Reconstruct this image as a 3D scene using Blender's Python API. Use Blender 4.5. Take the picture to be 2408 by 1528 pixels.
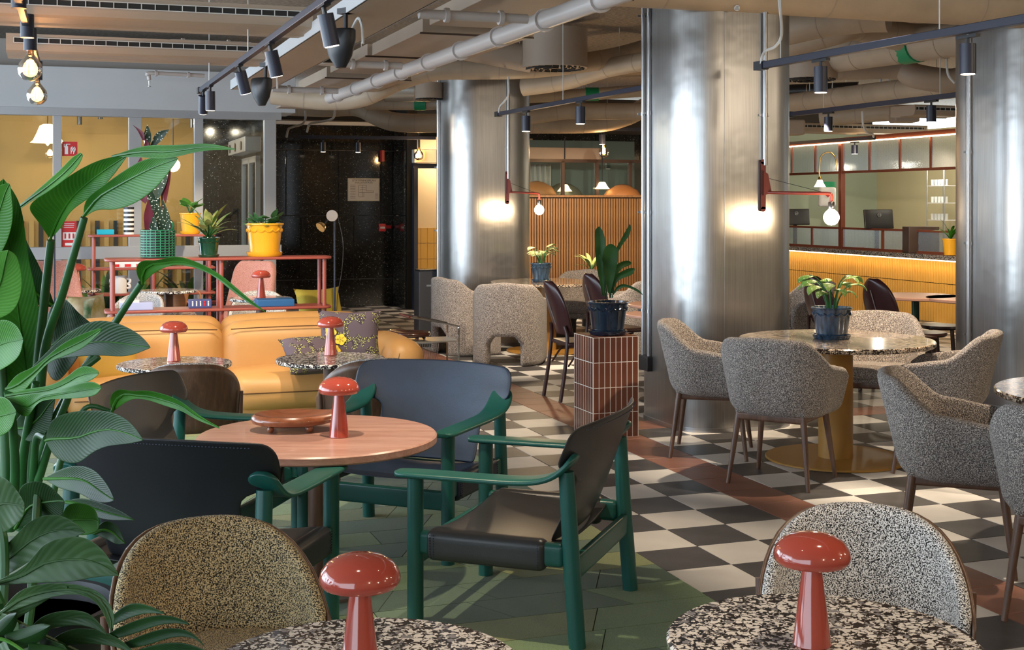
import bpy, math, random
from mathutils import Vector, Matrix, Euler
random.seed(7)
R=math.radians
for o in list(bpy.data.objects): bpy.data.objects.remove(o)
S=bpy.context.scene; COL=S.collection
# ------------------------------------------------------------------ camera
F,H,HZ,CX=3029.0,1.594,475.0,1204.0
cam=bpy.data.cameras.new('camera'); camo=bpy.data.objects.new('camera',cam); COL.objects.link(camo)
camo.location=(0,0,H); camo.rotation_euler=(R(90),0,0)
cam.sensor_width=36; cam.lens=F/2408*36; cam.shift_y=-(764-HZ)/2408; cam.clip_start=.05; cam.clip_end=200
S.camera=camo
# ------------------------------------------------------------------ world (overcast daylight that enters through the open left side, windows assumed there but not built)
W=bpy.data.worlds.new('world'); S.world=W; W.use_nodes=True
bg=W.node_tree.nodes['Background']; bg.inputs[0].default_value=(.74,.88,1.0,1); bg.inputs[1].default_value=2.3
S.view_settings.view_transform='Standard'; S.view_settings.look='None'; S.view_settings.gamma=1; S.view_settings.exposure=1.05
S.view_settings.use_curve_mapping=False
WARM=(1.0,.80,.58)
def spot(x,y,z,tx,ty,tz,power,size=55,blend=.5,col=WARM,rad=.03):
    l=bpy.data.lights.new('spot_light','SPOT'); l.energy=power; l.color=col; l.spot_size=R(size); l.spot_blend=blend; l.shadow_soft_size=rad
    o=bpy.data.objects.new('spot_light',l); COL.objects.link(o); o.location=(x,y,z)
    o.rotation_euler=(Vector((tx,ty,tz))-Vector((x,y,z))).to_track_quat('-Z','Y').to_euler(); return o
def point(x,y,z,power,col=WARM,rad=.04):
    l=bpy.data.lights.new('point_light','POINT'); l.energy=power; l.color=col; l.shadow_soft_size=rad
    o=bpy.data.objects.new('point_light',l); COL.objects.link(o); o.location=(x,y,z); return o
def area(loc,target,sx,sy,power,col):
    l=bpy.data.lights.new('area_light','AREA'); l.shape='RECTANGLE'; l.size=sx; l.size_y=sy; l.energy=power; l.color=col
    o=bpy.data.objects.new('area_light',l); COL.objects.link(o); o.location=loc
    o.rotation_euler=(Vector(target)-Vector(loc)).to_track_quat('-Z','Y').to_euler(); return o
# added area lights on the left side, for daylight from assumed, unbuilt windows
area((-6.2,4.2,1.9),(0,5.6,.6),6.0,2.4,105,(.70,.84,1.0))
area((-6.2,9.6,1.9),(0,10.0,.8),3.0,2.2,40,(.70,.84,1.0))
# assumed ceiling spots over the tables (added lights, no fixtures built for them)
for a in [(-.75,4.6,3.0,-.75,5.4,0,175,60),(1.2,3.0,3.0,.75,2.9,.6,70,50),(-.4,2.4,3.0,-.35,2.75,.6,30,50),(.8,5.6,2.9,.3,5.3,0,130,65),
          (2.2,7.2,3.0,2.0,8.1,.5,230,62),(2.9,8.2,3.0,2.5,8.2,.5,180,60),(2.6,5.9,3.0,2.75,6.2,.2,190,55),(-1.0,8.3,2.5,-1.3,9.6,.4,115,80),
          (-2.3,8.4,2.45,-2.7,9.8,.5,105,80),(-.3,11.6,2.45,-.2,13,.4,190,75),(1.0,11.9,2.45,.8,13.6,.4,210,75),(3.55,10.4,2.4,3.9,11.5,.7,120,60),(.75,10.0,2.4,1.25,10.6,.7,70,50),(-2.3,11.3,2.4,-2.9,12.6,.6,170,80),
          (.4,15.8,2.4,.5,17.9,.9,190,80),(1.6,15.6,2.4,1.7,17.9,.8,190,80),(4.2,14.5,2.4,4.8,17,.4,240,80),(3.0,12.6,2.4,3.3,13.6,.4,190,75),(-1.7,17.6,2.7,-1.7,19.6,1.6,160,60),
          (-1.5,7.1,2.45,-1.6,7.9,.5,90,70),(1.0,8.0,3.0,.7,8.9,.5,70,45),(-3.2,15.2,2.6,-3.6,16.4,1.2,40,100),(-5.0,14.6,2.6,-5.0,16,1.2,40,100)]:
    a=list(a); a[6]*=.75; spot(*a)
# added unseen point lights right of and behind the camera, to brighten the columns
for a in [(9.5,1.5,2.9,55),(9.5,6.0,2.9,48),(6.5,-1.2,2.9,55),(6.0,3.0,2.9,48),(2.5,-1.5,2.9,45)]: point(a[0],a[1],a[2],a[3],(1.0,.84,.64),.12)
# ------------------------------------------------------------------ projection helpers
def px(x,y,Y): return Vector(((x-CX)*Y/F, Y, H-(y-HZ)*Y/F))
def pz(x,y,z):
    Y=(H-z)*F/(y-HZ); return Vector(((x-CX)*Y/F,Y,z))
def gp(x,y): return pz(x,y,0.0)
TH=.3369; CA,SA=math.cos(TH),math.sin(TH); T=.32
OX,OY=2.6418*T,21.8319*T
def rm(u,v,z=0): return Vector((OX+u*CA-v*SA, OY+u*SA+v*CA, z))
def uv(p): dx,dy=p[0]-OX,p[1]-OY; return dx*CA+dy*SA, -dx*SA+dy*CA
# ------------------------------------------------------------------ mesh builder
def rotz(a): return Matrix.Rotation(a,3,'Z')
class MB:
    def __init__(s): s.v=[]; s.f=[]
    def add(s,v,f):
        n=len(s.v); s.v+= [Vector(p) for p in v]; s.f+=[tuple(i+n for i in q) for q in f]; return s
    def box(s,c,d,rot=None):
        c=Vector(c); x,y,z=d[0]/2,d[1]/2,d[2]/2
        v=[Vector((a*x,b*y,e*z)) for e in(-1,1) for b in(-1,1) for a in(-1,1)]
        if rot is not None: v=[rot@p for p in v]
        return s.add([c+p for p in v],[(0,2,3,1),(4,5,7,6),(0,1,5,4),(2,6,7,3),(0,4,6,2),(1,3,7,5)])
    def boxb(s,a,b):
        a=Vector(a);b=Vector(b); return s.box((a+b)/2,[abs(t) for t in (b-a)])
    def rbox(s,c,d,r,rot=None,puff=0,seg=3,mid=4):
        c=Vector(c); h=[t/2 for t in d]; r=min(r,min(h)*.999)
        def nodes(hh):
            a=[-hh+r*(1-math.cos(k*math.pi/2/seg)) if False else -hh+r*k/seg for k in range(seg+1)]
            inner=[-(hh-r)+2*(hh-r)*k/mid for k in range(1,mid)]
            return a+inner+[-t for t in reversed(a)]
        N=[nodes(t) for t in h]; idx={}; vs=[];
        def P(i,j,k):
            key=(i,j,k)
            if key in idx: return idx[key]
            p=Vector((N[0][i],N[1][j],N[2][k])); q=Vector([max(-(h[a]-r),min(h[a]-r,p[a])) for a in range(3)])
            dd=p-q
            # spread the grid over the arc
            if dd.length>1e-9: p=q+dd.normalized()*r
            if puff:
                w=[max(0,1-(p[a]/h[a])**2) for a in range(3)]
                p=Vector((p.x+math.copysign(puff*w[1]*w[2],p.x)*(abs(p.x)/h[0]),p.y+math.copysign(puff*w[0]*w[2],p.y)*(abs(p.y)/h[1]),p.z+math.copysign(puff*w[0]*w[1],p.z)*(abs(p.z)/h[2])))
            if rot is not None: p=rot@p
            idx[key]=len(vs); vs.append(c+p); return idx[key]
        nx,ny,nz=len(N[0])-1,len(N[1])-1,len(N[2])-1; fs=[]
        for i in range(nx):
            for j in range(ny):
                fs.append((P(i,j,0),P(i,j+1,0),P(i+1,j+1,0),P(i+1,j,0))); fs.append((P(i,j,nz),P(i+1,j,nz),P(i+1,j+1,nz),P(i,j+1,nz)))
        for i in range(nx):
            for k in range(nz):
                fs.append((P(i,0,k),P(i+1,0,k),P(i+1,0,k+1),P(i,0,k+1))); fs.append((P(i,ny,k),P(i,ny,k+1),P(i+1,ny,k+1),P(i+1,ny,k)))
        for j in range(ny):
            for k in range(nz):
                fs.append((P(0,j,k),P(0,j,k+1),P(0,j+1,k+1),P(0,j+1,k))); fs.append((P(nx,j,k),P(nx,j+1,k),P(nx,j+1,k+1),P(nx,j,k+1)))
        return s.add(vs,fs)
    def tube(s,path,r,n=8,caps=True,closed=False,sx=1.0):
        P=[Vector(p) for p in path]; m=len(P); rr=r if isinstance(r,(list,tuple)) else [r]*m
        T_=[]
        for i in range(m):
            a=P[i-1] if (i>0 or closed) else P[i]; b=P[(i+1)%m] if (i<m-1 or closed) else P[i]
            t=(b-a); T_.append(t.normalized() if t.length>1e-9 else Vector((0,0,1)))
        up=Vector((0,0,1)) if abs(T_[0].z)<.9 else Vector((0,1,0))
        N=(up-T_[0]*up.dot(T_[0])).normalized(); vs=[]
        for i in range(m):
            N=(N-T_[i]*N.dot(T_[i])); N=N.normalized() if N.length>1e-6 else T_[i].orthogonal().normalized()
            B=T_[i].cross(N)
            for k in range(n):
                a=2*math.pi*k/n; vs.append(P[i]+N*math.cos(a)*rr[i]*sx+B*math.sin(a)*rr[i])
        fs=[]
        for i in range(m if closed else m-1):
            j=(i+1)%m
            for k in range(n): fs.append((i*n+k,i*n+(k+1)%n,j*n+(k+1)%n,j*n+k))
        if caps and not closed: fs.append(tuple(range(n-1,-1,-1))); fs.append(tuple((m-1)*n+k for k in range(n)))
        return s.add(vs,fs)
    def cyl(s,a,b,r,r2=None,n=16): return s.tube([a,b],[r,r if r2 is None else r2],n)
    def lathe(s,prof,n=24,c=(0,0,0)):
        c=Vector(c); vs=[];fs=[]; m=len(prof)
        for r,z in prof:
            for k in range(n): a=2*math.pi*k/n; vs.append(c+Vector((r*math.cos(a),r*math.sin(a),z)))
        for i in range(m-1):
            for k in range(n): fs.append((i*n+k,i*n+(k+1)%n,(i+1)*n+(k+1)%n,(i+1)*n+k))
        if prof[0][0]>1e-6: fs.append(tuple(range(n-1,-1,-1)))
        if prof[-1][0]>1e-6: fs.append(tuple((m-1)*n+k for k in range(n)))
        return s.add(vs,fs)
    def grid(s,rows,cu=False,cv=False):
        m=len(rows);n=len(rows[0]); vs=[p for r in rows for p in r]; fs=[]
        for i in range(m if cu else m-1):
            for k in range(n if cv else n-1):
                fs.append((i*n+k,i*n+(k+1)%n,((i+1)%m)*n+(k+1)%n,((i+1)%m)*n+k))
        return s.add(vs,fs)
    def prism(s,pts,z0,z1):
        n=len(pts); vs=[Vector((p[0],p[1],z0)) for p in pts]+[Vector((p[0],p[1],z1)) for p in pts]
        return s.add(vs,[tuple(range(n-1,-1,-1)),tuple(range(n,2*n))]+[(k,(k+1)%n,n+(k+1)%n,n+k) for k in range(n)])
    def build(s,name,mat,parent=None,smooth=True,solid=None,sub=0,off=None,top=False,ang=40,bev=0):
        vs=s.v; loc=None
        if top:
            lo=[min(p[a] for p in vs) for a in range(3)]; hi=[max(p[a] for p in vs) for a in range(3)]
            off=Vector(((lo[0]+hi[0])/2,(lo[1]+hi[1])/2,lo[2])); loc=off
        if off is not None: vs=[p-Vector(off) for p in vs]
        me=bpy.data.meshes.new(name); me.from_pydata([tuple(p) for p in vs],[],s.f); me.update()
        mats=mat if isinstance(mat,(list,tuple)) else [mat]
        for m_ in mats: me.materials.append(m_)
        o=bpy.data.objects.new(name,me); COL.objects.link(o)
        if parent is not None: o.parent=parent
        if loc is not None: o.location=loc
        if solid:
            md=o.modifiers.new('solid','SOLIDIFY'); md.thickness=solid; md.offset=0
        if bev:
            md=o.modifiers.new('bevel','BEVEL'); md.width=bev; md.segments=2; md.limit_method='ANGLE'
        if sub:
            md=o.modifiers.new('sub','SUBSURF'); md.levels=sub; md.render_levels=sub
        if smooth:
            me.shade_smooth(); me.set_sharp_from_angle(angle=R(ang))
        return o
def tag(o,label=None,cat=None,group=None,kind=None):
    if label: o['label']=label
    if cat: o['category']=cat
    if group: o['group']=group
    if kind: o['kind']=kind
    return o
def thing(name,label,cat,loc=(0,0,0),rz=0,group=None):
    o=bpy.data.objects.new(name,None); COL.objects.link(o); o.location=loc; o.rotation_euler=(0,0,rz); o.empty_display_size=.1
    return tag(o,label,cat,group)
def struct(o): o['kind']='structure'; return o
def copytree(o,parent=None):
    c=o.copy(); COL.objects.link(c); c.parent=parent
    for ch in list(o.children): copytree(ch,c)
    return c
def dup(o,loc,rz,label,group=None):
    c=copytree(o); c.location=loc; c.rotation_euler=(0,0,rz); c['label']=label
    if group: c['group']=group
    return c
def bez(pts,n=8):
    """Catmull-Rom through points"""
    P=[Vector(p) for p in pts]; out=[]
    Q=[P[0]*2-P[1]]+P+[P[-1]*2-P[-2]]
    for i in range(1,len(Q)-2):
        for k in range(n):
            t=k/n; a,b,c,d=Q[i-1],Q[i],Q[i+1],Q[i+2]
            out.append(.5*((2*b)+(c-a)*t+(2*a-5*b+4*c-d)*t*t+(3*b-a-3*c+d)*t**3))
    out.append(P[-1]); return out
def lerp(a,b,t): return a+(b-a)*t
def interp(xs,ys,x):
    if x<=xs[0]: return ys[0]
    for i in range(len(xs)-1):
        if x<=xs[i+1]:
            t=(x-xs[i])/(xs[i+1]-xs[i]); t=t*t*(3-2*t); return lerp(ys[i],ys[i+1],t)
    return ys[-1]
# ------------------------------------------------------------------ materials
def newmat(name):
    m=bpy.data.materials.new(name); m.use_nodes=True; nt=m.node_tree; return m,nt,nt.nodes['Principled BSDF']
def c4(c): return (c[0],c[1],c[2],1)
def sock(nt,a,b): nt.links.new(a,b)
def coords(nt,sc=(1,1,1)):
    tc=nt.nodes.new('ShaderNodeTexCoord'); mp=nt.nodes.new('ShaderNodeMapping'); mp.inputs['Scale'].default_value=sc
    nt.links.new(tc.outputs['Object'],mp.inputs[0]); return mp.outputs[0]
def noise(nt,vec,scale,detail=2,rough=.5,dist=0):
    n=nt.nodes.new('ShaderNodeTexNoise'); n.inputs['Scale'].default_value=scale; n.inputs['Detail'].default_value=detail; n.inputs['Roughness'].default_value=rough; n.inputs['Distortion'].default_value=dist
    nt.links.new(vec,n.inputs['Vector']); return n.outputs['Fac']
def ramp(nt,fac,stops,const=False):
    r=nt.nodes.new('ShaderNodeValToRGB'); e=r.color_ramp.elements
    if const: r.color_ramp.interpolation='CONSTANT'
    while len(e)<len(stops): e.new(.5)
    for k,(p,c) in enumerate(stops): e[k].position=p; e[k].color=c4(c)
    nt.links.new(fac,r.inputs[0]); return r.outputs[0]
def mixc(nt,fac,a,b,mode='MIX'):
    m=nt.nodes.new('ShaderNodeMix'); m.data_type='RGBA'; m.blend_type=mode
    for val,i in ((fac,0),(a,6),(b,7)):
        if isinstance(val,bpy.types.NodeSocket): nt.links.new(val,m.inputs[i])
        elif i==0: m.inputs[0].default_value=val
        else: m.inputs[i].default_value=c4(val)
    return m.outputs[2]
def bump(nt,b,h,strength=.3,dist=.01):
    n=nt.nodes.new('ShaderNodeBump'); n.inputs['Strength'].default_value=strength; n.inputs['Distance'].default_value=dist
    nt.links.new(h,n.inputs['Height']); nt.links.new(n.outputs[0],b.inputs['Normal'])
def M(name,col,rough=.5,metal=0,var=0,vscale=3,bmp=0,bscale=60,coat=0,vsc=(1,1,1),spec=.5,rnd=0):
    m,nt,b=newmat(name); b.inputs['Roughness'].default_value=rough; b.inputs['Metallic'].default_value=metal; b.inputs['Coat Weight'].default_value=coat; b.inputs['Specular IOR Level'].default_value=spec
    b.inputs['Coat Roughness'].default_value=.05
    m.diffuse_color=c4(col); b.inputs['Base Color'].default_value=c4(col)
    if var or bmp or rnd: vec=coords(nt,vsc)
    if var:
        lo=[x*(1-var) for x in col]; hi=[min(1,x*(1+var)) for x in col]
        out=ramp(nt,noise(nt,vec,vscale,4),[(.3,lo),(.7,hi)])
    elif rnd: out=mixc(nt,0,col,col)
    if rnd:
        oi=nt.nodes.new('ShaderNodeObjectInfo'); mr=nt.nodes.new('ShaderNodeMapRange'); mr.inputs[3].default_value=1-rnd; mr.inputs[4].default_value=1+rnd
        nt.links.new(oi.outputs['Random'],mr.inputs[0]); cb=nt.nodes.new('ShaderNodeCombineColor')
        for k in range(3): nt.links.new(mr.outputs[0],cb.inputs[k])
        out=mixc(nt,1.0,out,cb.outputs[0],'MULTIPLY')
    if var or rnd: nt.links.new(out,b.inputs['Base Color'])
    if bmp: bump(nt,b,noise(nt,vec,bscale,3),bmp,.004)
    return m
def speckle(name,dark,light,scale,lo=.42,hi=.58,bst=.5,mid=None,rough=.9):
    m,nt,b=newmat(name); vec=coords(nt); n=noise(nt,vec,scale,3,.6)
    st=[(lo,dark),(hi,light)] if mid is None else [(lo,dark),((lo+hi)/2,mid),(hi,light)]
    nt.links.new(ramp(nt,n,st),b.inputs['Base Color']); b.inputs['Roughness'].default_value=rough
    b.inputs['Sheen Weight'].default_value=.15; b.inputs['Specular IOR Level'].default_value=.2
    bump(nt,b,n,bst,.006); m.diffuse_color=c4(light); return m
def terrazzo(name,scale,chip,matrix,dark,grey=(.25,.24,.25),rough=.12,wd=.62):
    m,nt,b=newmat(name); vec=coords(nt)
    nz=nt.nodes.new('ShaderNodeTexNoise'); nz.inputs['Scale'].default_value=scale*1.3; nz.inputs['Detail'].default_value=3; nt.links.new(vec,nz.inputs['Vector'])
    va=nt.nodes.new('ShaderNodeVectorMath'); va.operation='MULTIPLY_ADD'; va.inputs[1].default_value=(.035*30/scale,)*3
    nt.links.new(nz.outputs['Color'],va.inputs[0]); nt.links.new(vec,va.inputs[2])
    def vor(sc,feat):
        v=nt.nodes.new('ShaderNodeTexVoronoi'); v.feature=feat; v.inputs['Scale'].default_value=sc; nt.links.new(va.outputs[0],v.inputs['Vector']); return v
    e=vor(scale,'DISTANCE_TO_EDGE').outputs['Distance']; cc=vor(scale,'F1').outputs['Color']
    sp=nt.nodes.new('ShaderNodeSeparateColor'); nt.links.new(cc,sp.inputs[0])
    chips=ramp(nt,sp.outputs[0],[(0,dark),(.16,grey),(.26,chip),(wd,[x*.93 for x in chip])],True)
    e2=vor(scale*2.7,'DISTANCE_TO_EDGE').outputs['Distance']; c2=vor(scale*2.7,'F1').outputs['Color']
    s2=nt.nodes.new('ShaderNodeSeparateColor'); nt.links.new(c2,s2.inputs[0])
    small=ramp(nt,s2.outputs[0],[(0,matrix),(.5,grey),(.62,chip)],True)
    smallm=mixc(nt,ramp(nt,e2,[(.05,(0,0,0)),(.09,(1,1,1))]),matrix,small)
    fac=ramp(nt,e,[(.11,(0,0,0)),(.15,(1,1,1))]); 
    sel=nt.nodes.new('ShaderNodeMath'); sel.operation='GREATER_THAN'; nt.links.new(sp.outputs[1],sel.inputs[0]); sel.inputs[1].default_value=.30
    mm=nt.nodes.new('ShaderNodeMath'); mm.operation='MULTIPLY'; nt.links.new(fac,mm.inputs[0]); nt.links.new(sel.outputs[0],mm.inputs[1])
    nt.links.new(mixc(nt,mm.outputs[0],smallm,chips),b.inputs['Base Color']); b.inputs['Roughness'].default_value=rough; b.inputs['Coat Weight'].default_value=.3
    m.diffuse_color=c4(chip); return m
def wood(name,c1,c2,sc=(1,12,12),scale=2.2,rough=.4,coat=.1,bst=.05):
    m,nt,b=newmat(name); vec=coords(nt,sc); n=noise(nt,vec,scale,6,.6,.6); n2=noise(nt,vec,scale*6,3,.6)
    a=ramp(nt,n,[(.3,c1),(.5,[(p+q)/2 for p,q in zip(c1,c2)]),(.68,c2)]); bb=ramp(nt,n2,[(.35,(.78,.78,.78)),(.65,(1,1,1))])
    nt.links.new(mixc(nt,.8,a,bb,'MULTIPLY'),b.inputs['Base Color']); b.inputs['Roughness'].default_value=rough; b.inputs['Coat Weight'].default_value=coat
    bump(nt,b,n2,bst,.002); m.diffuse_color=c4(c2); return m
def emit(name,col,st,base=(0,0,0)):
    m,nt,b=newmat(name); b.inputs['Base Color'].default_value=c4(base); b.inputs['Emission Color'].default_value=c4(col); b.inputs['Emission Strength'].default_value=st; m.diffuse_color=c4(col); return m
def glassmat(name,tint=(.95,.97,.97),refl=1.0,rough=.0,body=0,bodycol=(.5,.5,.5)):
    m,nt,b=newmat(name); nt.nodes.remove(b); out=[n for n in nt.nodes if n.type=='OUTPUT_MATERIAL'][0]
    tr=nt.nodes.new('ShaderNodeBsdfTransparent'); tr.inputs[0].default_value=c4(tint)
    gl=nt.nodes.new('ShaderNodeBsdfGlossy'); gl.inputs['Roughness'].default_value=rough
    fr=nt.nodes.new('ShaderNodeFresnel'); fr.inputs[0].default_value=1.5
    mu=nt.nodes.new('ShaderNodeMath'); mu.operation='MULTIPLY'; mu.inputs[1].default_value=refl; mu.use_clamp=True; nt.links.new(fr.outputs[0],mu.inputs[0])
    mx=nt.nodes.new('ShaderNodeMixShader'); nt.links.new(mu.outputs[0],mx.inputs[0]); nt.links.new(tr.outputs[0],mx.inputs[1]); nt.links.new(gl.outputs[0],mx.inputs[2])
    last=mx.outputs[0]
    if body:
        di=nt.nodes.new('ShaderNodeBsdfDiffuse'); di.inputs[0].default_value=c4(bodycol); tl=nt.nodes.new('ShaderNodeBsdfTranslucent'); tl.inputs[0].default_value=c4(bodycol)
        ad=nt.nodes.new('ShaderNodeMixShader'); nt.links.new(di.outputs[0],ad.inputs[1]); nt.links.new(tl.outputs[0],ad.inputs[2])
        m2=nt.nodes.new('ShaderNodeMixShader'); m2.inputs[0].default_value=body; nt.links.new(last,m2.inputs[1]); nt.links.new(ad.outputs[0],m2.inputs[2]); last=m2.outputs[0]
    nt.links.new(last,out.inputs[0]); m.diffuse_color=(.8,.9,.9,.3); return m
def steelmat():
    m,nt,b=newmat('brushed_steel'); vec=coords(nt,(60,60,.6)); n=noise(nt,vec,4,3)
    nt.links.new(ramp(nt,n,[(.3,(.33,.32,.31)),(.7,(.42,.41,.40))]),b.inputs['Base Color']); b.inputs['Metallic'].default_value=1
    v2=coords(nt,(1,1,1)); n2=noise(nt,v2,2.2,3)
    rr=nt.nodes.new('ShaderNodeMapRange'); rr.inputs[3].default_value=.26; rr.inputs[4].default_value=.38; nt.links.new(n2,rr.inputs[0]); nt.links.new(rr.outputs[0],b.inputs['Roughness'])
    b.inputs['Anisotropic'].default_value=.65; tg=nt.nodes.new('ShaderNodeTangent'); tg.direction_type='RADIAL'; tg.axis='Z'; nt.links.new(tg.outputs[0],b.inputs['Tangent'])
    bump(nt,b,n2,.12,.05); m.diffuse_color=(.6,.6,.6,1); return m
def granitemat():
    m,nt,b=newmat('black_granite'); vec=coords(nt)
    v=nt.nodes.new('ShaderNodeTexVoronoi'); v.inputs['Scale'].default_value=46; nt.links.new(vec,v.inputs['Vector'])
    f=ramp(nt,v.outputs['Distance'],[(.13,(1,1,1)),(.24,(0,0,0))]); sp=nt.nodes.new('ShaderNodeSeparateColor'); nt.links.new(v.outputs['Color'],sp.inputs[0])
    g=nt.nodes.new('ShaderNodeMath'); g.operation='GREATER_THAN'; g.inputs[1].default_value=.62; nt.links.new(sp.outputs[0],g.inputs[0])
    mu=nt.nodes.new('ShaderNodeMath'); mu.operation='MULTIPLY'; nt.links.new(f,mu.inputs[0]); nt.links.new(g.outputs[0],mu.inputs[1])
    base=ramp(nt,noise(nt,vec,25,4),[(.4,(.010,.010,.010)),(.7,(.018,.020,.019))])
    nt.links.new(mixc(nt,mu.outputs[0],base,(.42,.46,.44)),b.inputs['Base Color']); b.inputs['Roughness'].default_value=.10
    m.diffuse_color=(.02,.02,.02,1); return m
def leafmat(name,c1,c2,vein=None,spots=None,rough=.44,sc=6):
    m,nt,b=newmat(name); vec=coords(nt); n=noise(nt,vec,sc,3)
    col=ramp(nt,n,[(.3,c1),(.7,c2)]); vf=None
    if vein:
        uvn=nt.nodes.new('ShaderNodeUVMap'); sx=nt.nodes.new('ShaderNodeSeparateXYZ'); nt.links.new(uvn.outputs[0],sx.inputs[0])
        def mth(op,a,b_=None):
            q=nt.nodes.new('ShaderNodeMath'); q.operation=op
            for i,val in enumerate((a,b_)):
                if val is None: continue
                if isinstance(val,(int,float)): q.inputs[i].default_value=val
                else: nt.links.new(val,q.inputs[i])
            return q.outputs[0]
        a=mth('ABSOLUTE',mth('SUBTRACT',sx.outputs[1],.5)); ph=mth('SUBTRACT',mth('MULTIPLY',sx.outputs[0],vein),mth('MULTIPLY',a,vein*.35)); vf=mth('SINE',ph)
        col=mixc(nt,1.0,col,ramp(nt,mth('ADD',mth('MULTIPLY',vf,.5),.5),[(0,(.84,.86,.82)),(.3,(1,1,1)),(.95,(1.0,1.0,1.0))]),'MULTIPLY')
    if spots:
        v=nt.nodes.new('ShaderNodeTexVoronoi'); v.inputs['Scale'].default_value=spots[1]; nt.links.new(vec,v.inputs['Vector'])
        col=mixc(nt,ramp(nt,v.outputs['Distance'],[(spots[2],(1,1,1)),(spots[2]+.08,(0,0,0))]),col,spots[0])
    nt.links.new(col,b.inputs['Base Color']); b.inputs['Roughness'].default_value=rough; b.inputs['Subsurface Weight'].default_value=0
    out=[x for x in nt.nodes if x.type=='OUTPUT_MATERIAL'][0]; tl=nt.nodes.new('ShaderNodeBsdfTranslucent'); nt.links.new(col,tl.inputs[0])
    mx=nt.nodes.new('ShaderNodeMixShader'); mx.inputs[0].default_value=.25; nt.links.new(b.outputs[0],mx.inputs[1]); nt.links.new(tl.outputs[0],mx.inputs[2]); nt.links.new(mx.outputs[0],out.inputs[0])
    b.inputs['Specular IOR Level'].default_value=.30
    bump(nt,b,vf if vf is not None else noise(nt,vec,40,2),.10 if vf is not None else .15,.004); m.diffuse_color=c4(c2); return m
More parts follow.
